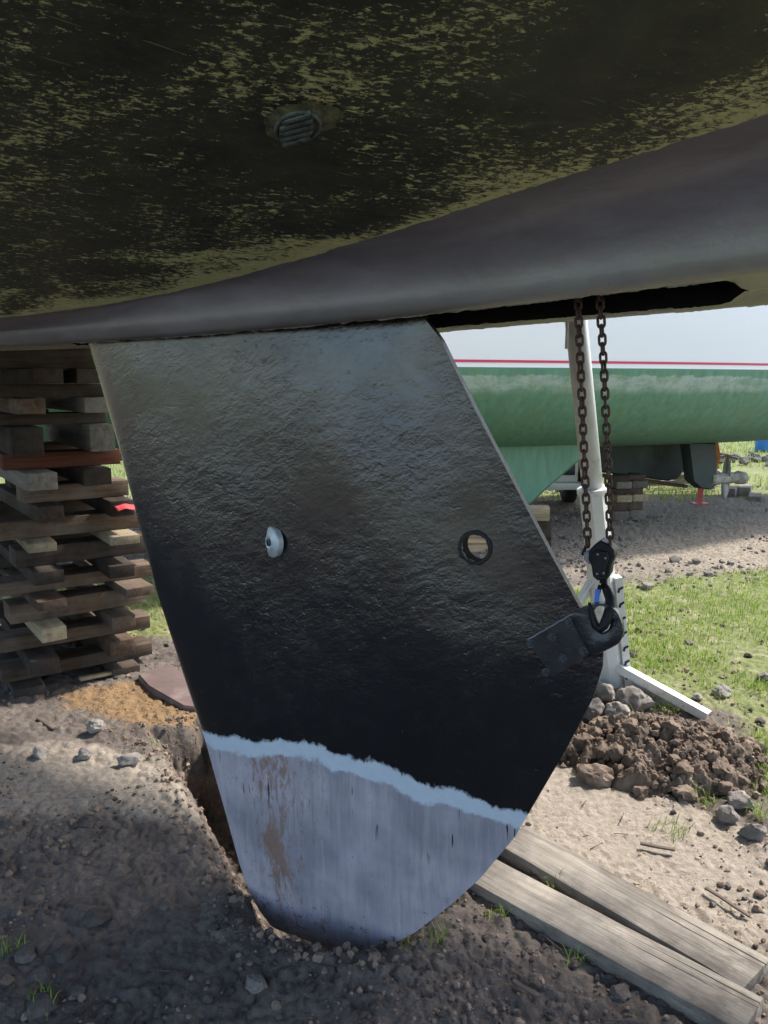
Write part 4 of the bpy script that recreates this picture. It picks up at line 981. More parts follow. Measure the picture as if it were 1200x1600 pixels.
# fine gravel and crumbs on the near soil
def pts_in(n, a0, a1, r0, r1, power=1.0):
    a = np.radians(rg.uniform(a0, a1, n)); r = np.exp(rg.uniform(math.log(r0), math.log(r1), n)); return r * np.sin(a), r * np.cos(a)
x, y = pts_in(9000, -34, 34, 1.1, 4.6); dn = fbm(x * 3, y * 3, 77, 3)
k = (dn > 0.42) & ~((x > .2) & (poly_sd(x, y, SAND) > 0) & (rg.random(len(x)) < 0.25)); x, y = x[k], y[k]
r = np.clip(rg.lognormal(math.log(0.0030), 0.60, len(x)), 0.0012, 0.013) * (0.7 + 0.3 * np.hypot(x, y))
z = z_ground(x, y); half = len(x) // 2
scatter('soil_crumbs', np.stack([x, y, z], 1)[:half], r[:half], M['clod'], 5, 'small brown crumbs of soil strewn over the bare ground', 'soil crumbs')
scatter('pebbles', np.stack([x, y, z], 1)[half:], r[half:], M['rockd'], 6, 'small dark pebbles strewn over the bare ground', 'pebbles')
x, y = rg.uniform(-2.5, 7.5, 11000), rg.uniform(4.7, 9.6, 11000); dn = fbm(x * 1.2, y * 1.2, 78, 3) + 0.15 * (y < 6.4); k = dn > 0.44; x, y = x[k], y[k]
r = np.clip(rg.lognormal(math.log(0.012), 0.55, len(x)), 0.005, 0.05)
scatter('track_gravel', np.stack([x, y, z_ground(x, y)], 1), r, M['rock'], 7, 'reddish brown gravel and clods on the track below the green boat', 'gravel', sub=1)
# heap of dug clay
HC = gp(1032, 1190)[:2]
def heap():
    n = 300; u = np.linspace(-1, 1, n); X, Y = np.meshgrid(u, u, indexing='ij')
    wx, wy = HC[0] + 0.33 * X + 0.03 * Y, HC[1] + 0.24 * Y - 0.05 * X
    rr = np.hypot(X, Y) + 0.30 * (fbm(X * 2.2 + 9, Y * 2.2, 51, 3) - 0.5)
    prof = np.clip(1 - rr, 0, 1) ** 0.75
    bum = 0.6 * lumps(wx, wy, 15, 55) + 0.5 * (fbm(wx * 18, wy * 18, 54, 5, 0.65) - 0.5); b2 = lumps(wx, wy, 38, 57) + 0.5 * lumps(wx, wy, 90, 58) + (fbm(wx * 60, wy * 60, 59, 3) - 0.5)
    Z = z_ground(wx, wy, False) - 0.02 + 0.125 * prof + (0.085 * bum + 0.018 * b2) * smooth(0, 0.25, prof)
    return np.stack([wx, wy, Z], -1).reshape(-1, 3), gridf(n, n)
hr = empty('soil_heap', (float(HC[0]), float(HC[1]), 0)); tag(hr, 'heap of freshly dug lumpy brown clay beside the boat stand', 'soil heap')
V, Fc = heap(); mk('heap_core', V, Fc, M['clod'], hr)
pts = []; rr = []
for k in range(900):
    a = rg.uniform(0, 6.28); q = rg.uniform(0, 1.0) ** 0.6; X, Y = q * math.cos(a), q * math.sin(a)
    wx, wy = HC[0] + 0.37 * X + 0.03 * Y, HC[1] + 0.25 * Y - 0.05 * X
    zz_h = float(z_ground(np.array(wx), np.array(wy), False)) + 0.12 * max(0, 1 - q) ** 0.75 + 0.03 * max(0, 1 - q)
    pts.append((wx, wy, zz_h)); rr.append(min(0.038, rg.lognormal(math.log(0.0075), 0.7)))
o = scatter('clods', np.array(pts), rr, M['clod'], 9, None, None, 'stuff', sub=3, flat=0.9, parent=hr, protos=12)
# small spill of soil at the crib and the pit edge
x, y = pts_in(2600, -30, 2, 1.5, 3.4); sdp = poly_sd(x, y, PIT); k = (sdp > -0.07) & (sdp < 0.12); x, y = x[k], y[k]
scatter('pit_clods', np.stack([x, y, z_ground(x, y)], 1), np.clip(rg.lognormal(math.log(0.006), 0.5, len(x)), 0.002, 0.016), M['clod'], 12, 'crumbly dark clods along the rim of the pit under the keel', 'soil clods', sub=3, flat=0.9)
# chips of wood and sawdust flakes, twigs
def flakes(name, x, y, L, mat, label, cat, seed, asp=0.35, th_=0.12):
    rn = np.random.default_rng(seed); n = len(x); a = rn.uniform(0, 6.28, n); tl = rn.uniform(-0.5, 0.5, n); z = z_ground(x, y) + L * 0.12 + 0.0015
    d = np.stack([np.cos(a), np.sin(a), tl * 0.5], 1); e = np.stack([-np.sin(a), np.cos(a), rn.uniform(-.5, .5, n)], 1)
    c = np.stack([x, y, z], 1); u = np.cross(d, e); Lx = (L / 2)[:, None]
    V = []
    for sx, sy, sz in [(-1, -1, -1), (1, -.7, -1), (1, .6, -1), (-1, 1, -1), (-1, -1, 1), (1, -.7, 1), (1, .6, 1), (-1, 1, 1)]:
        V.append(c + d * Lx * sx + e * Lx * asp * sy + u * Lx * th_ * sz)
    V = np.stack(V, 1).reshape(-1, 3); q = np.array([[0, 3, 2, 1], [4, 5, 6, 7], [0, 1, 5, 4], [1, 2, 6, 5], [2, 3, 7, 6], [3, 0, 4, 7]])
    Fc = (np.arange(n)[:, None, None] * 8 + q[None]).reshape(-1, 4); o = mk(name, V, Fc, mat, None, False); tag(o, label, cat, None, 'stuff'); return o
M['chip'] = m_plain('wood_chip', (0.36, 0.27, 0.16), 0.85, 0, 0.4, 9, 0.2)
M['chip2'] = m_plain('sawdust_chip', (0.24, 0.145, 0.07), 0.85, 0, 0.4, 9, 0.2)
M['twig'] = m_plain('twig_bark', (0.11, 0.08, 0.06), 0.85, 0, 0.4, 30, 0.4)
x, y = pts_in(9000, -32, 33, 1.35, 3.4); sdl = poly_sd(x, y, SAW); k = sdl > -0.10 + 0.3 * (fbm(x * 6, y * 6, 3) - 0.5); flakes('sawdust', x[k], y[k], rg.uniform(0.004, 0.014, k.sum()), M['chip2'], 'orange sawdust and small chips scattered between crib stack and pit', 'sawdust', 1)
sds = poly_sd(x, y, SAND); k = (sds > -0.12) & (fbm(x * 5, y * 5, 8) > 0.40); flakes('wood_chips', x[k], y[k], np.clip(rg.lognormal(math.log(0.0045), 0.6, k.sum()), 0.002, 0.018), M['chip'], 'pale wood chips scattered over the sand behind the planks', 'wood chips', 2, 0.3, 0.05)
x, y = pts_in(260, -32, 33, 1.3, 3.6); L_ = rg.uniform(0.01, 0.05, len(x)); k = (poly_sd(x, y, PIT) < -0.05) & ((poly_sd(x, y, SAND) < 0) | (rg.random(len(x)) < 0.3))
flakes('twigs', x[k], y[k], L_[k], M['twig'], 'thin dark twigs and bark slivers lying on the bare ground', 'twigs', 3, 0.05, 0.04)
for (p, q, lb, mt, wd) in [((1000, 1325), (1055, 1336), 'dark splinter of wood on the sand, left of two', 'twig', .006), ((1100, 1395), (1172, 1440), 'thin dark stick on the sand at the right border', 'twig', .005), ((60, 1128), (85, 1145), 'short brown stick on the soil left of the sawdust', 'twig', .008), ((125, 1068), (195, 1052), 'pale broken board lying on the soil in front of the crib stack', 'chip', .014), ((800, 1542), (842, 1565), 'short brown stick on the soil in front of the near plank', 'twig', .005)]:
    A, B = gp(*p), gp(*q); d = B - A; L_ = np.linalg.norm(d)
    timber('stick', ((A + B) / 2 + np.array([0, 0, 0.012])), d[:2], (L_ / 2, wd, wd * 0.5), M[mt], seed=int(p[0]), bev=0.0015, warp=0.004, label=lb, cat='stick', group='loose sticks on the ground')

# ------------------------------------------------------------------ grass
def grass_mat():
    t = NT('grass_blade'); v = t.attr('tone')
    c = t.ramp(v, [(0.0, (0.10, 0.17, 0.022)), (0.45, (0.21, 0.32, 0.045)), (0.8, (0.34, 0.42, 0.09)), (1.0, (0.52, 0.46, 0.22))])
    t.b.inputs['Subsurface Weight'].default_value = 0.0
    m = t.out(c, 0.6, spec=0.25)
    tr = t.n('ShaderNodeBsdfTranslucent'); t.l(c, tr.inputs[0]); mx = t.n('ShaderNodeMixShader'); mx.inputs[0].default_value = 0.4
    outn = t.t.nodes['Material Output']; t.l(t.b.outputs[0], mx.inputs[1]); t.l(tr.outputs[0], mx.inputs[2]); t.l(mx.outputs[0], outn.inputs[0]); return m
M['grass'] = grass_mat()
def blades(name, x, y, h, wd, label, cat='grass', lean=0.5, seed=1, kind='stuff', dry=0.12, group=None):
    rn = np.random.default_rng(seed); n = len(x); a = rn.uniform(0, 6.283, n); ln_ = rn.uniform(0.1, lean * 2, n)
    z = z_ground(x, y) - 0.003; d = np.stack([np.cos(a), np.sin(a), np.zeros(n)], 1); e = np.stack([-np.sin(a + .3), np.cos(a + .3), np.zeros(n)], 1)
    c = np.stack([x, y, z], 1); H = h[:, None]; Wd = wd[:, None]; up = np.array([0, 0, 1.0]); l_ = ln_[:, None]
    V = np.stack([c - e * Wd, c + e * Wd, c + up * H * 0.5 + d * H * l_ * 0.18 - e * Wd * 0.8, c + up * H * 0.5 + d * H * l_ * 0.18 + e * Wd * 0.8,
                  c + up * H * 0.85 + d * H * l_ * 0.5 - e * Wd * 0.45, c + up * H * 0.85 + d * H * l_ * 0.5 + e * Wd * 0.45, c + up * H * (1 - 0.1 * l_) + d * H * l_ * 0.9], 1).reshape(-1, 3)
    q = np.array([[0, 1, 3, 2], [2, 3, 5, 4], [4, 5, 6, 6]]); n7 = np.arange(n)[:, None, None] * 7
    F4 = (n7 + q[None, :2]).reshape(-1, 4); F3 = (n7 + np.array([[4, 5, 6]])[None]).reshape(-1, 3)
    org = None if kind == 'stuff' else (float(x.mean()), float(y.mean()), float(z.min()))
    o = mk(name, V, F4.tolist() + F3.tolist(), M['grass'], None, True, origin=org)
    tone = np.clip(rn.normal(0.42, 0.2, n) + 0.35 * (fbm(x * 2, y * 2, 91, 3) - 0.5) + (rn.random(n) < dry) * 0.5, 0, 1)
    o.data.attributes.new('tone', 'FLOAT', 'POINT').data.foreach_set('value', np.repeat(tone, 7).astype(np.float32))
    tag(o, label, cat, group, kind if kind == 'stuff' else None); return o
rg = np.random.default_rng(21)
x, y = pts_in(150000, -36, 38, 1.9, 7.2)
k = (rg.random(len(x)) < smooth(0.42, 0.60, fbm(x * 2.3, y * 2.3, 33, 5, 0.6) + 0.10 * smooth(2.8, 3.6, y) - 0.02 * (x < 0)) * smooth(-0.10, 0.22, poly_sd(x, y, LAWN)) * np.where(x < 0.3, 0.35, 1))
x, y = x[k], y[k]; dist = np.hypot(x, y)
hh = rg.uniform(0.014, 0.040, len(x)) * (0.7 + 0.8 * fbm(x * 4, y * 4, 37, 3)); blades('lawn_grass', x, y, hh, rg.uniform(0.0009, 0.0017, len(x)) * (0.6 + 0.2 * dist), 'short sunny green lawn behind the boat stand', dry=0.15)
x, y = rg.uniform(-6, 11, 42000), rg.uniform(8.4, 22, 42000); k = (fbm(x * 1.1, y * 1.1, 35, 3) > 0.38); x, y = x[k], y[k]
blades('far_grass', x, y, rg.uniform(0.03, 0.10, len(x)), rg.uniform(0.003, 0.007, len(x)), 'bright green grass beyond the gravel track', dry=0.1, seed=2)
TF = [(680, 1480, 14, .05, 'bright grass tuft at the keel tip'), (765, 1440, 12, .03, 'thin grass tuft between keel tip and near plank, left one'), (785, 1442, 6, .035, 'thin grass tuft beside the near plank, right one of two'),
      (793, 1340, 6, .035, 'few grass blades at the left end of the far plank'), (872, 1392, 6, .04, 'grass blades sprouting between the two planks'), (1012, 1140, 30, .055, 'green grass tuft under the brace of the stand'), (1040, 1118, 26, .05, 'grass tuft growing against the foot rail'),
      (1080, 1242, 26, .05, 'grass tuft at the near foot of the soil heap, left one'), (1105, 1258, 18, .045, 'grass tuft at the near foot of the soil heap, right one'), (1000, 1238, 14, .035, 'low grass tuft left of the heap foot'), (1185, 1280, 20, .05, 'grass tuft by the stones at the right border'),
      (955, 1160, 10, .035, 'small tuft between the stone cluster and the heap'), (240, 1165, 30, .018, 'short mossy tuft on the sawdust at the pit'), (15, 1490, 16, .03, 'small tuft near the left border in the shade'), (900, 1510, 9, .035, 'curled dry blades in front of the near plank'), (1050, 1300, 44, .03, 'sparse tuft at the edge of the sand'), (1150, 1180, 30, .045, 'tuft right of the soil heap'), (60, 1580, 20, .04, 'grass tuft at the lower left corner'), (870, 1395, 9, .04, 'short blades over the gap of the planks'), (640, 1490, 9, .025, 'single blades at the very tip of the keel'), (1190, 1180, 30, .05, 'taller tuft at the right border beside the heap')]
for k, (px, py, n, h, lb) in enumerate(TF):
    p = gp(px, py); n = int(n * 1.3); sp_ = 0.003 + n * 0.0006; x = p[0] + rg.normal(0, sp_, n); y = p[1] + rg.normal(0, sp_ * 0.8, n)
    blades('grass_tuft', x, y, rg.uniform(0.5, 1.25, n) * h, rg.uniform(0.0009, 0.0018, n), lb, 'grass tuft', 0.7, 50 + k, 'thing', 0.1, 'grass tufts on bare ground')

# ------------------------------------------------------------------ the green boat behind
def green_mat():
    t = NT('green_antifouling')
    co = t.coord(); xyz = t.sep(co)
    z = xyz[2]
    n = t.noise(3, 8, 0.68, 0.4); st = t.noise(5, 6, 0.7, 0.2, co=t.coord((4, 4, 0.5)))
    c = t.mix(t.ramp(st, [(0.3, 0), (0.7, 1)]), (0.085, 0.20, 0.13), (0.15, 0.31, 0.215))
    zz1 = t.math('ADD', z, t.math('MULTIPLY', t.math('SUBTRACT', n, 0.5), 0.16))
    bandm = t.math('MULTIPLY', t.ramp(zz1, [(0.0, 0), (1.0, 1)]), 1.0)
    mr = t.n('ShaderNodeMapRange'); mr.inputs[1].default_value = 1.20; mr.inputs[2].default_value = 1.255; t.l(zz1, mr.inputs[0])
    mr2 = t.n('ShaderNodeMapRange'); mr2.inputs[1].default_value = 1.335; mr2.inputs[2].default_value = 1.345; mr2.inputs[3].default_value = 1; mr2.inputs[4].default_value = 0; t.l(zz1, mr2.inputs[0])
    scuff = t.math('MULTIPLY', t.math('MULTIPLY', mr.outputs[0], mr2.outputs[0]), t.ramp(t.noise(4, 8, 0.7, 0.3, co=t.coord((1, 1, 2))), [(0.38, 0.15), (0.55, 0.75)]))
    c = t.mix(scuff, c, (0.42, 0.47, 0.43))
    mr3 = t.n('ShaderNodeMapRange'); mr3.inputs[1].default_value = 1.38; mr3.inputs[2].default_value = 1.39; t.l(z, mr3.inputs[0])
    c = t.mix(t.math('MULTIPLY', mr3.outputs[0], 0.7), c, (0.10, 0.27, 0.20))
    mo = t.ramp(t.noise(9, 8, 0.72), [(0.5, 0), (0.66, 0.6)]); c = t.mix(mo, c, (0.15, 0.235, 0.11))
    ch = t.ramp(t.noise(70, 5, 0.7), [(0.69, 0), (0.72, 0.7)]); c = t.mix(ch, c, (0.35, 0.42, 0.34))
    return t.out(c, 0.55, t.bump(t.noise(40, 6, 0.7), 0.25, 0.004), spec=0.35)
M['green'] = green_mat()
M['stripe'] = m_plain('red_stripe', (0.62, 0.03, 0.10), 0.35, 0, 0.05, 4, 0.0)
M['darkhull'] = m_plain('dark_shaded_antifouling', (0.035, 0.055, 0.05), 0.6, 0, 0.35, 6, 0.3, dirt=(0.08, 0.10, 0.08))  # the skeg's shade under the hull is put into this dark tone
gA = at(710, 575, 5.5)[:2]; gB = at(1200, 578, 6.45)[:2]; gd = (gB - gA) / np.linalg.norm(gB - gA); gn_ = np.array([-gd[1], gd[0]])   # gn_ points away
GZR = math.atan2(gd[1], gd[0])
gboat = empty('green_boat', (gA[0], gA[1], 0), GZR); tag(gboat, 'sailing boat behind with green bottom, white topsides and a thin red stripe', 'sailing boat')
HB = 1.55
def gW(s): return np.clip(1 - np.abs((s - 0.5) / 6.8) ** 2.6, 0.02, 1)
def grow(prof, smin=-6.2, smax=7.2, n=120):
    s = np.linspace(smin, smax, n); w_ = gW(s); V = []
    for off, z in prof:
        zz = z + 0.010 * 0 + 0.018 * np.maximum(np.abs(s - 0.8) - 2.5, 0) ** 2 * (1.45 - z > 0.05) 
        yy = HB - off * HB * (w_ if off > 0 else 1)
        yyy = HB - off * HB * w_
        V.append(np.stack([gA[0] + gd[0] * s + gn_[0] * yyy, gA[1] + gd[1] * s + gn_[1] * yyy, zz], 1))
    return np.concatenate(V), (len(prof), n)
prof = [(1.0, 1.398), (0.995, 1.35), (0.985, 1.28), (0.965, 1.20), (0.935, 1.12), (0.89, 1.03), (0.83, 0.93), (0.75, 0.85), (0.66, 0.79), (0.55, 0.75), (0.42, 0.72), (0.25, 0.70), (0.0, 0.69)]
full = prof + [(-a, z) for a, z in prof[::-1][1:]]
V, shp = grow(full); mk('hull_bottom', V, gridf(*shp), M['green'], gboat)
V, shp = grow([(1.0, 1.398), (1.0, 1.433)]); mk('boot_top', V, gridf(*shp)[:, ::-1], M['topside'], gboat)
V, shp = grow([(1.003, 1.432), (1.003, 1.450)]); mk('red_stripe', V, gridf(*shp)[:, ::-1], M['stripe'], gboat)
V, shp = grow([(1.0, 1.449), (1.01, 1.7), (1.02, 2.1), (1.01, 2.55), (0.98, 2.57), (-0.98, 2.57), (-1.01, 2.5), (-1.0, 1.398)]); mk('topsides', V, gridf(*shp)[:, ::-1], M['topside'], gboat)
def gw(s, off, z): return np.array([gA[0] + gd[0] * s + gn_[0] * (HB + off), gA[1] + gd[1] * s + gn_[1] * (HB + off), z])
def gpl(px, py, off):                      # pixel -> (s, z) on the boat's lengthwise plane
    n3 = np.array([gn_[0], gn_[1]]); d = ray(px, py); k = ((gA + gn_ * (HB + off)) @ n3) / (d[:2] @ n3); p = d[:2] * k - gA; return p @ gd, H0 + d[2] * k
def fin(name, pxs, off, th_, mat, par, topz=None, tops=None):
    P = [gpl(x, y, off) for x, y in pxs]; c = np.mean([[s, z] for s, z in P], 0); n = len(P); V = []
    for o_, k in ((-th_, .93), (-th_ * .5, 1.0), (th_ * .5, 1.0), (th_, .93)):
        for s, z in P: V.append(gw(c[0] + (s - c[0]) * k, off + o_, c[1] + (z - c[1]) * k))
    Fc = [list(range(n))[::-1], [3 * n + k for k in range(n)]] + [[r * n + k, r * n + (k + 1) % n, (r + 1) * n + (k + 1) % n, (r + 1) * n + k] for r in range(3) for k in range(n)]
    b = MB(); b.add(V, Fc); return autos(b.build(name, mat, par, True), 30)
KO = -0.85
fin('fin_keel', [(380, 640), (470, 735), (560, 800), (760, 815), (795, 806), (826, 785), (850, 762), (905, 714), (930, 690), (700, 660)], KO, 0.10, M['green'], gboat)
fin('skeg', [(905, 690), (905, 728), (940, 738), (1000, 745), (1040, 751), (1056, 747), (1075, 722), (1090, 700), (1090, 680)], 0.1, 0.06, M['darkhull'], gboat)
drive = fin('saildrive_leg', [(1068, 690), (1072, 720), (1076, 752), (1088, 762), (1106, 764), (1114, 757), (1113, 735), (1112, 690)], -0.35, 0.07, M['darkhull'], gboat)
M['hub'] = m_plain('bronze_fouled', (0.36, 0.35, 0.29), 0.7, 0.1, 0.4, 25, 0.7, dirt=(0.15, 0.14, 0.10))
M['blade'] = m_plain('grey_blade', (0.30, 0.31, 0.31), 0.55, 0.2, 0.25, 20, 0.3)
def gq(px, py, off=-0.35): s, z = gpl(px, py, off); return gw(s, off, z)
b = MB(); b.tube([gq(1106, 748), gq(1114, 748), gq(1116, 748), gq(1150, 746), gq(1152, 746), gq(1162, 747), gq(1167, 747)], [0.085, 0.085, 0.065, 0.055, 0.068, 0.064, 0.03], 24); hub = b.build('propeller_hub', M['hub'], drive, True)
for (x0, y0, x1, y1, tw) in ((1135, 745, 1137, 712, 0.25), (1134, 750, 1132, 781, 1.3)):
    A, B = gq(x0, y0), gq(x1, y1); d = B - A; L_ = np.linalg.norm(d); d /= L_; gd3 = np.array([gd[0], gd[1], 0]); gn3 = np.array([gn_[0], gn_[1], 0])
    V = []; n = 12
    for i in range(n):
        f = i / (n - 1); wv = (gd3 * math.sin(tw) + gn3 * math.cos(tw)); hw = 0.075 * math.sin(min(1, 0.25 + f * 0.75) * math.pi) ** 0.8 + 0.004
        tv = np.cross(wv, d)
        for sx, st_ in ((-1, 0), (0, 0.008), (1, 0), (0, -0.008)): V.append(A + d * L_ * f * 1.02 + wv * hw * sx + tv * st_)
    Fc = gridf(n, 4, True).tolist() + [[0, 1, 2, 3], [(n - 1) * 4 + k for k in (3, 2, 1, 0)]]
    b = MB(); b.add(V, Fc); b.build('propeller_blade', M['blade'], drive, True)
# plank under the skeg and the block stack that carries it
A, B = gw(*(lambda q: (q[0], 0.05, q[1]))(gpl(905, 738, 0.05))), gw(*(lambda q: (q[0], 0.05, q[1]))(gpl(1065, 758, 0.05)))
c0 = (A + B) / 2; L_ = np.linalg.norm(B - A)
timber('support_plank', c0 - np.array([0, 0, 0.02]), (B - A)[:2], (L_ / 2, 0.09, 0.018), M['wood_brown'], 31, tilt=-math.asin((B - A)[2] / L_), label='long brown plank under the dark skeg of the green boat', cat='plank')
bx = gp(985, 812); zc = 0.0
BK = [(0.085, 'wood_grey', 0.12, 'bottom'), (0.085, 'wood_brown', 0.1, 'second'), (0.07, 'wood_pale', 0.12, 'third'), (0.06, 'wood_brown', 0.11, 'fourth'), (0.07, 'wood_grey', 0.12, 'fifth'), (0.055, 'wood_brown', 0.12, 'top')]
for i, (h, mt, hl_, nm_) in enumerate(BK):
    for j in (0, 1):
        dx = (-0.09 if j == 0 else 0.08)
        timber('wood_block', (bx[0] + dx + 0.01 * ((i * 7) % 3 - 1), bx[1] + 0.1 + (0.06 if j else 0), zc), (0.25 if i % 2 else -0.1, 1), (hl_, 0.075, h / 2 - 0.001), M[mt], 300 + i * 2 + j, bev=0.004,
               label='%s %s block of the small wooden block stack under the skeg' % (nm_, 'left' if j == 0 else 'right'), cat='wood block', group='blocks of the stack under the skeg')
    zc += h
bm_ = at(846, 803, 5.7); timber('keel_block', (bm_[0] - 0.35, bm_[1] + 0.1, bm_[2] - 0.05), (1, -0.15), (0.42, 0.07, 0.05), M['wood_pale'], 41, label='pale timber with a sawn end under the green fin keel', cat='timber')
for k, (z0, h) in enumerate([(0.0, 0.1), (0.1, (bm_[2] - 0.052 - 0.1) / 1.0)]):
    if h > 0.02: timber('keel_block', (bm_[0] + 0.02, bm_[1] + 0.42, z0), (0.15, 1), (0.30, 0.13, h / 2 - 0.001), M['wood_dark'], 45 + k, label='dark block below the pale timber under the green keel, %s one' % ('lower' if k == 0 else 'upper'), cat='timber')

q_ = at(745, 880, 5.9)
for k, (z0, h_, nm_) in enumerate(((0.003, 0.055, 'lower'), (0.062, 0.05, 'upper'))):
    timber('keel_block', (q_[0] - 0.12, q_[1] + 0.05 * k, q_[2] - 0.06 + z0 + 0.0 if q_[2] > 0.08 else z0), (1, 0.1), (0.24, 0.10, h_ / 2), M['wood_fresh'], 47 + k, label='tan %s timber seen through the round hole in the black keel' % nm_, cat='timber')
for k in range(2, 5):
    timber('keel_block', (q_[0] - 0.12, q_[1] + 0.04, 0.115 + (k - 2) * 0.06), (1, 0.1 - 0.05 * k), (0.24, 0.10, 0.028), M['wood_fresh'], 47 + k, label='tan timber stacked behind the black keel, %s above the lower two' % ['first', 'second', 'third'][k - 2], cat='timber')
# ------------------------------------------------------------------ white vehicle beyond
M['carw'] = m_plain('white_car_paint', (0.70, 0.70, 0.66), 0.3, 0, 0.05, 5, 0.02); M['glass'] = m_plain('dark_glass', (0.03, 0.05, 0.07), 0.08, 0, 0.2, 3, 0.0)
M['tyre'] = m_plain('tyre', (0.02, 0.02, 0.02), 0.8, 0, 0.3, 20, 0.4); M['lamp'] = m_plain('tail_lamp', (0.65, 0.09, 0.03), 0.25, 0, 0.2, 10, 0.1)
VD = 7.7  # a car, built low like a trailer to fit below the hull
vx = at(908, 770, VD)[0]
car = empty('white_vehicle', (vx - 0.8, VD, 0)); tag(car, 'low white vehicle with an orange tail lamp half hidden behind the green fin keel', 'vehicle')
def tb_(name, x0, x1, y0, y1, z0, z1, mat, bev=0.02, par=None):
    b = MB(); b.box(((x0 + x1) / 2, (y0 + y1) / 2, (z0 + z1) / 2), ((x1 - x0) / 2, 0, 0), (0, (y1 - y0) / 2, 0), (0, 0, (z1 - z0) / 2), bev); return autos(b.build(name, mat, par or car, True), 40)
tb_('vehicle_body', vx - 1.5, vx - 0.03, VD, VD + 1.9, .30, .60, M['carw'], 0.035)
tb_('bumper', vx - 1.54, vx, VD - 0.09, VD + 0.05, .24, .315, M['carw'], 0.02)
tb_('dark_panel', vx - 1.3, vx - 0.07, VD - 0.012, VD + 0.02, .38, .56, M['glass'], 0.008)
for x in (vx - 1.44, vx - 0.27): tb_('tail_lamp', x, x + 0.07, VD - 0.03, VD + 0.03, .42, .54, M['lamp'], 0.01)
tb_('mud_flap', vx + 0.02, vx + 0.2, VD + 0.25, VD + 0.29, .22, .60, M['tyre'], 0.006)
for x in (vx - 1.52, vx + 0.04):
    b = MB(); y = VD + 0.7; b.tube([(x - .07, y, .24), (x - .05, y, .24), (x + .05, y, .24), (x + .07, y, .24)], [.19, .24, .24, .19], 28); wh = b.build('wheel', M['tyre'], car, True)
    b = MB(); b.tube([(x - .073, y, .24), (x + .073, y, .24)], .13, 20); b.build('rim', M['blade'], wh, True)
b = MB(); b.tube([(vx - .8, VD + 1.9, .36), (vx - .8, VD + 2.7, .36)], .035, 10); b.build('drawbar', M['blade'], car, True)

# ------------------------------------------------------------------ far bits
def rope():
    c = gp(1052, 768); rn = random.Random(8); P = []
    N = 320
    for i in range(N):
        a = i / N * 2 * math.pi * 6.3; f = i / N; r = 0.36 + 0.16 * math.sin(a * 0.37 + 1) + 0.06 * math.sin(a * 2.3)
        P.append(np.array([c[0] + 1.35 * r * math.cos(a) + 0.15 * math.sin(f * 9), c[1] + 0.35 + r * 0.75 * math.sin(a) + 0.1 * math.cos(f * 5), 0.03 + 0.14 * f + 0.05 * abs(math.sin(a * 1.7))]))
    b = MB(); b.tube(P, 0.020, 8); M['rope'] = m_plain('rope', (0.30, 0.27, 0.22), 0.85, 0, 0.3, 14, 0.6)
    tag(b.build('rope_coil', M['rope'], None, True), 'tangled grey rope coil on the ground beyond the block stack', 'rope')
rope()
p = gp(1093, 788); M['redw'] = m_plain('red_painted_wood', (0.62, 0.12, 0.10), 0.6, 0, 0.2, 14, 0.3)
b = MB(); b.box(p + np.array([0, 0, 0.15]), (0.028, 0, 0), (0, 0.012, 0), (0.004, 0, 0.17), 0.003); b.box(p + np.array([0, 0, 0.008]), (0.08, 0, 0), (0, 0.05, 0), (0, 0, 0.008), 0.002)
tag(b.build('red_stake', M['redw']), 'short red painted stake standing on the gravel below the propeller', 'stake')
s0, z0 = gpl(1116, 700, 0.3)
M['orange'] = m_plain('orange_cloth', (0.62, 0.20, 0.05), 0.75, 0, 0.35, 12, 0.4)
V = []
for i in range(16):
    for j in range(6):
        f, g_ = i / 15, j / 5; q = gw(gpl(1110 + 11 * g_ + 2 * math.sin(f * 4), 690 + 48 * f, 0.3)[0], 0.3 + 0.02 * math.sin(g_ * 9 + f * 3), gpl(1110, 690 + 48 * f - 4 * g_, 0.3)[1]); V.append(q)
V = np.array(V); V2 = V + np.array([gn_[0], gn_[1], 0]) * 0.006; n0 = len(V)
per = [(i * 6, (i + 1) * 6) for i in range(15)] + [(i * 6 + 5, (i + 1) * 6 + 5) for i in range(15)] + [(j, j + 1) for j in range(5)] + [(90 + j, 91 + j) for j in range(5)]
b = MB(); b.add(np.concatenate([V, V2]), gridf(16, 6).tolist() + (gridf(16, 6)[:, ::-1] + n0).tolist() + [[a, c, c + n0, a + n0] for a, c in per]); tag(b.build('orange_cloth', M['orange'], None, True), 'orange cloth hanging behind the dark drive leg of the green boat', 'cloth')
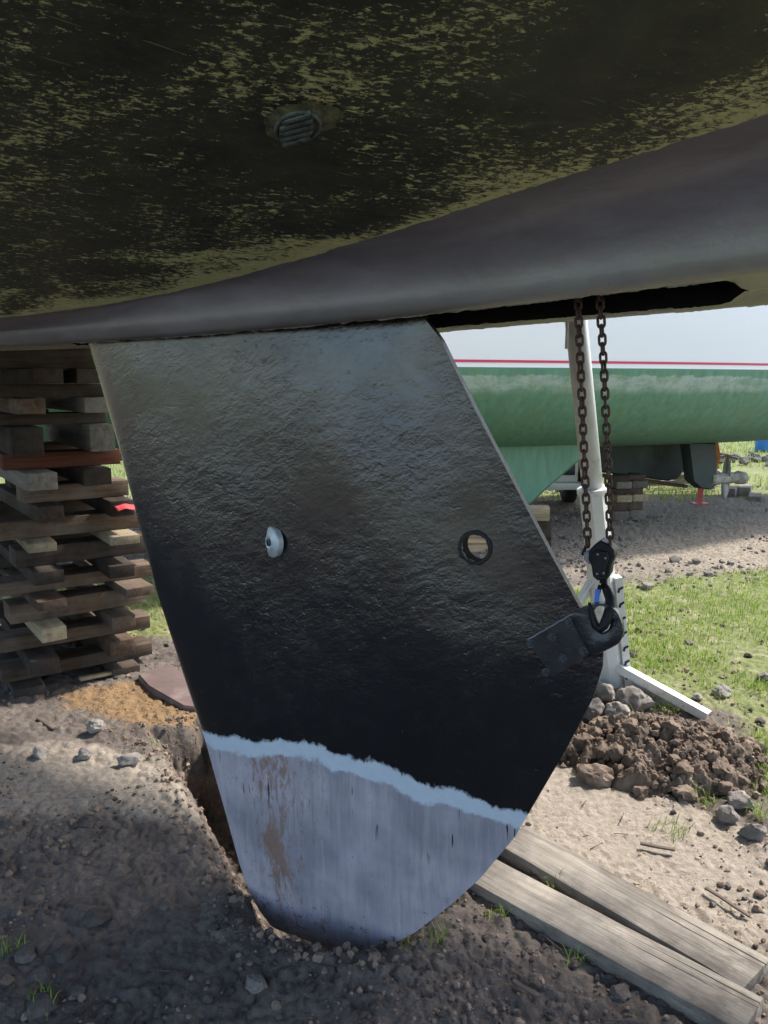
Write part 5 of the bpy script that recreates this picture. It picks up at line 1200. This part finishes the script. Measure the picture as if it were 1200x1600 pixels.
for k, (px, py, rz, lb) in enumerate([(1148, 776, 0.3, 'left grey brick of three on the ground beyond the propeller'), (1170, 774, 0.25, 'middle grey brick of three on the ground beyond the propeller'), (1186, 783, 0.2, 'right low grey brick of three on the ground beyond the propeller')]):
    p = gp(px, py); b = MB(); d = np.array([math.sin(rz + .25), math.cos(rz + .25), 0]); e_ = np.array([d[1], -d[0], 0]); hz = 0.05 if k < 2 else 0.03
    b.box(p + np.array([0, 0.1, hz]), d * 0.17, e_ * 0.065, (0, 0, hz), 0.006); tag(b.build('grey_brick', M['rock']), lb, 'brick', 'grey bricks beyond the propeller')
M['bluep'] = m_plain('blue_plastic', (0.04, 0.20, 0.55), 0.4, 0, 0.1, 5, 0.05)
for k, (px, py, r, lb) in enumerate([(1192, 706, 0.15, 'blue plastic drum on the far grass at the right border'), (1216, 718, 0.24, 'blue plastic drum just outside the right border')]):
    p = gp(px, py); 
    if k == 1: continue
    b = MB(); b.tube([p, p + np.array([0, 0, .02]), p + np.array([0, 0, .2]), p + np.array([0, 0, .22]), p + np.array([0, 0, .38]), p + np.array([0, 0, .4])], [r * .92, r, r, r * 1.04, r, r * .85], 28); dr = b.build('drum_body', M['bluep'], None, True)
    dr.name = 'blue_drum'; tag(dr, lb, 'drum')
    b = MB(); b.tube([p + np.array([0.06, -0.06, .395]), p + np.array([0.06, -0.06, .42])], 0.04, 14); b.build('bung', M['topside'], dr, True)
rgx = np.random.default_rng(9); p = gp(1180, 722); pts = np.stack([p[0] + rgx.normal(0, .5, 60), p[1] + rgx.normal(0, .35, 60), rgx.uniform(0, .05, 60)], 1)
scatter('rubble', pts, rgx.uniform(0.03, 0.11, 60), M['rock'], 15, 'grey rubble on the far grass at the right border', 'rubble', sub=2)
p = gp(1050, 748); pts = []
b = MB()
for k in range(46):
    a = rgx.uniform(-.5, .5); c = np.array([p[0] + rgx.normal(0.1, .35), p[1] + rgx.normal(.5, .25), 0.04 + rgx.uniform(0, .3)]); d = np.array([math.cos(a), math.sin(a) * .6, rgx.uniform(-.25, .25)]); b.tube([c - d * .3, c + d * .3], rgx.uniform(.015, .03), 7)
tag(b.build('brushwood_pile', M['wood_brown'], None, False), 'pile of cut brown sticks behind the rope coil', 'wood pile', None, 'stuff')
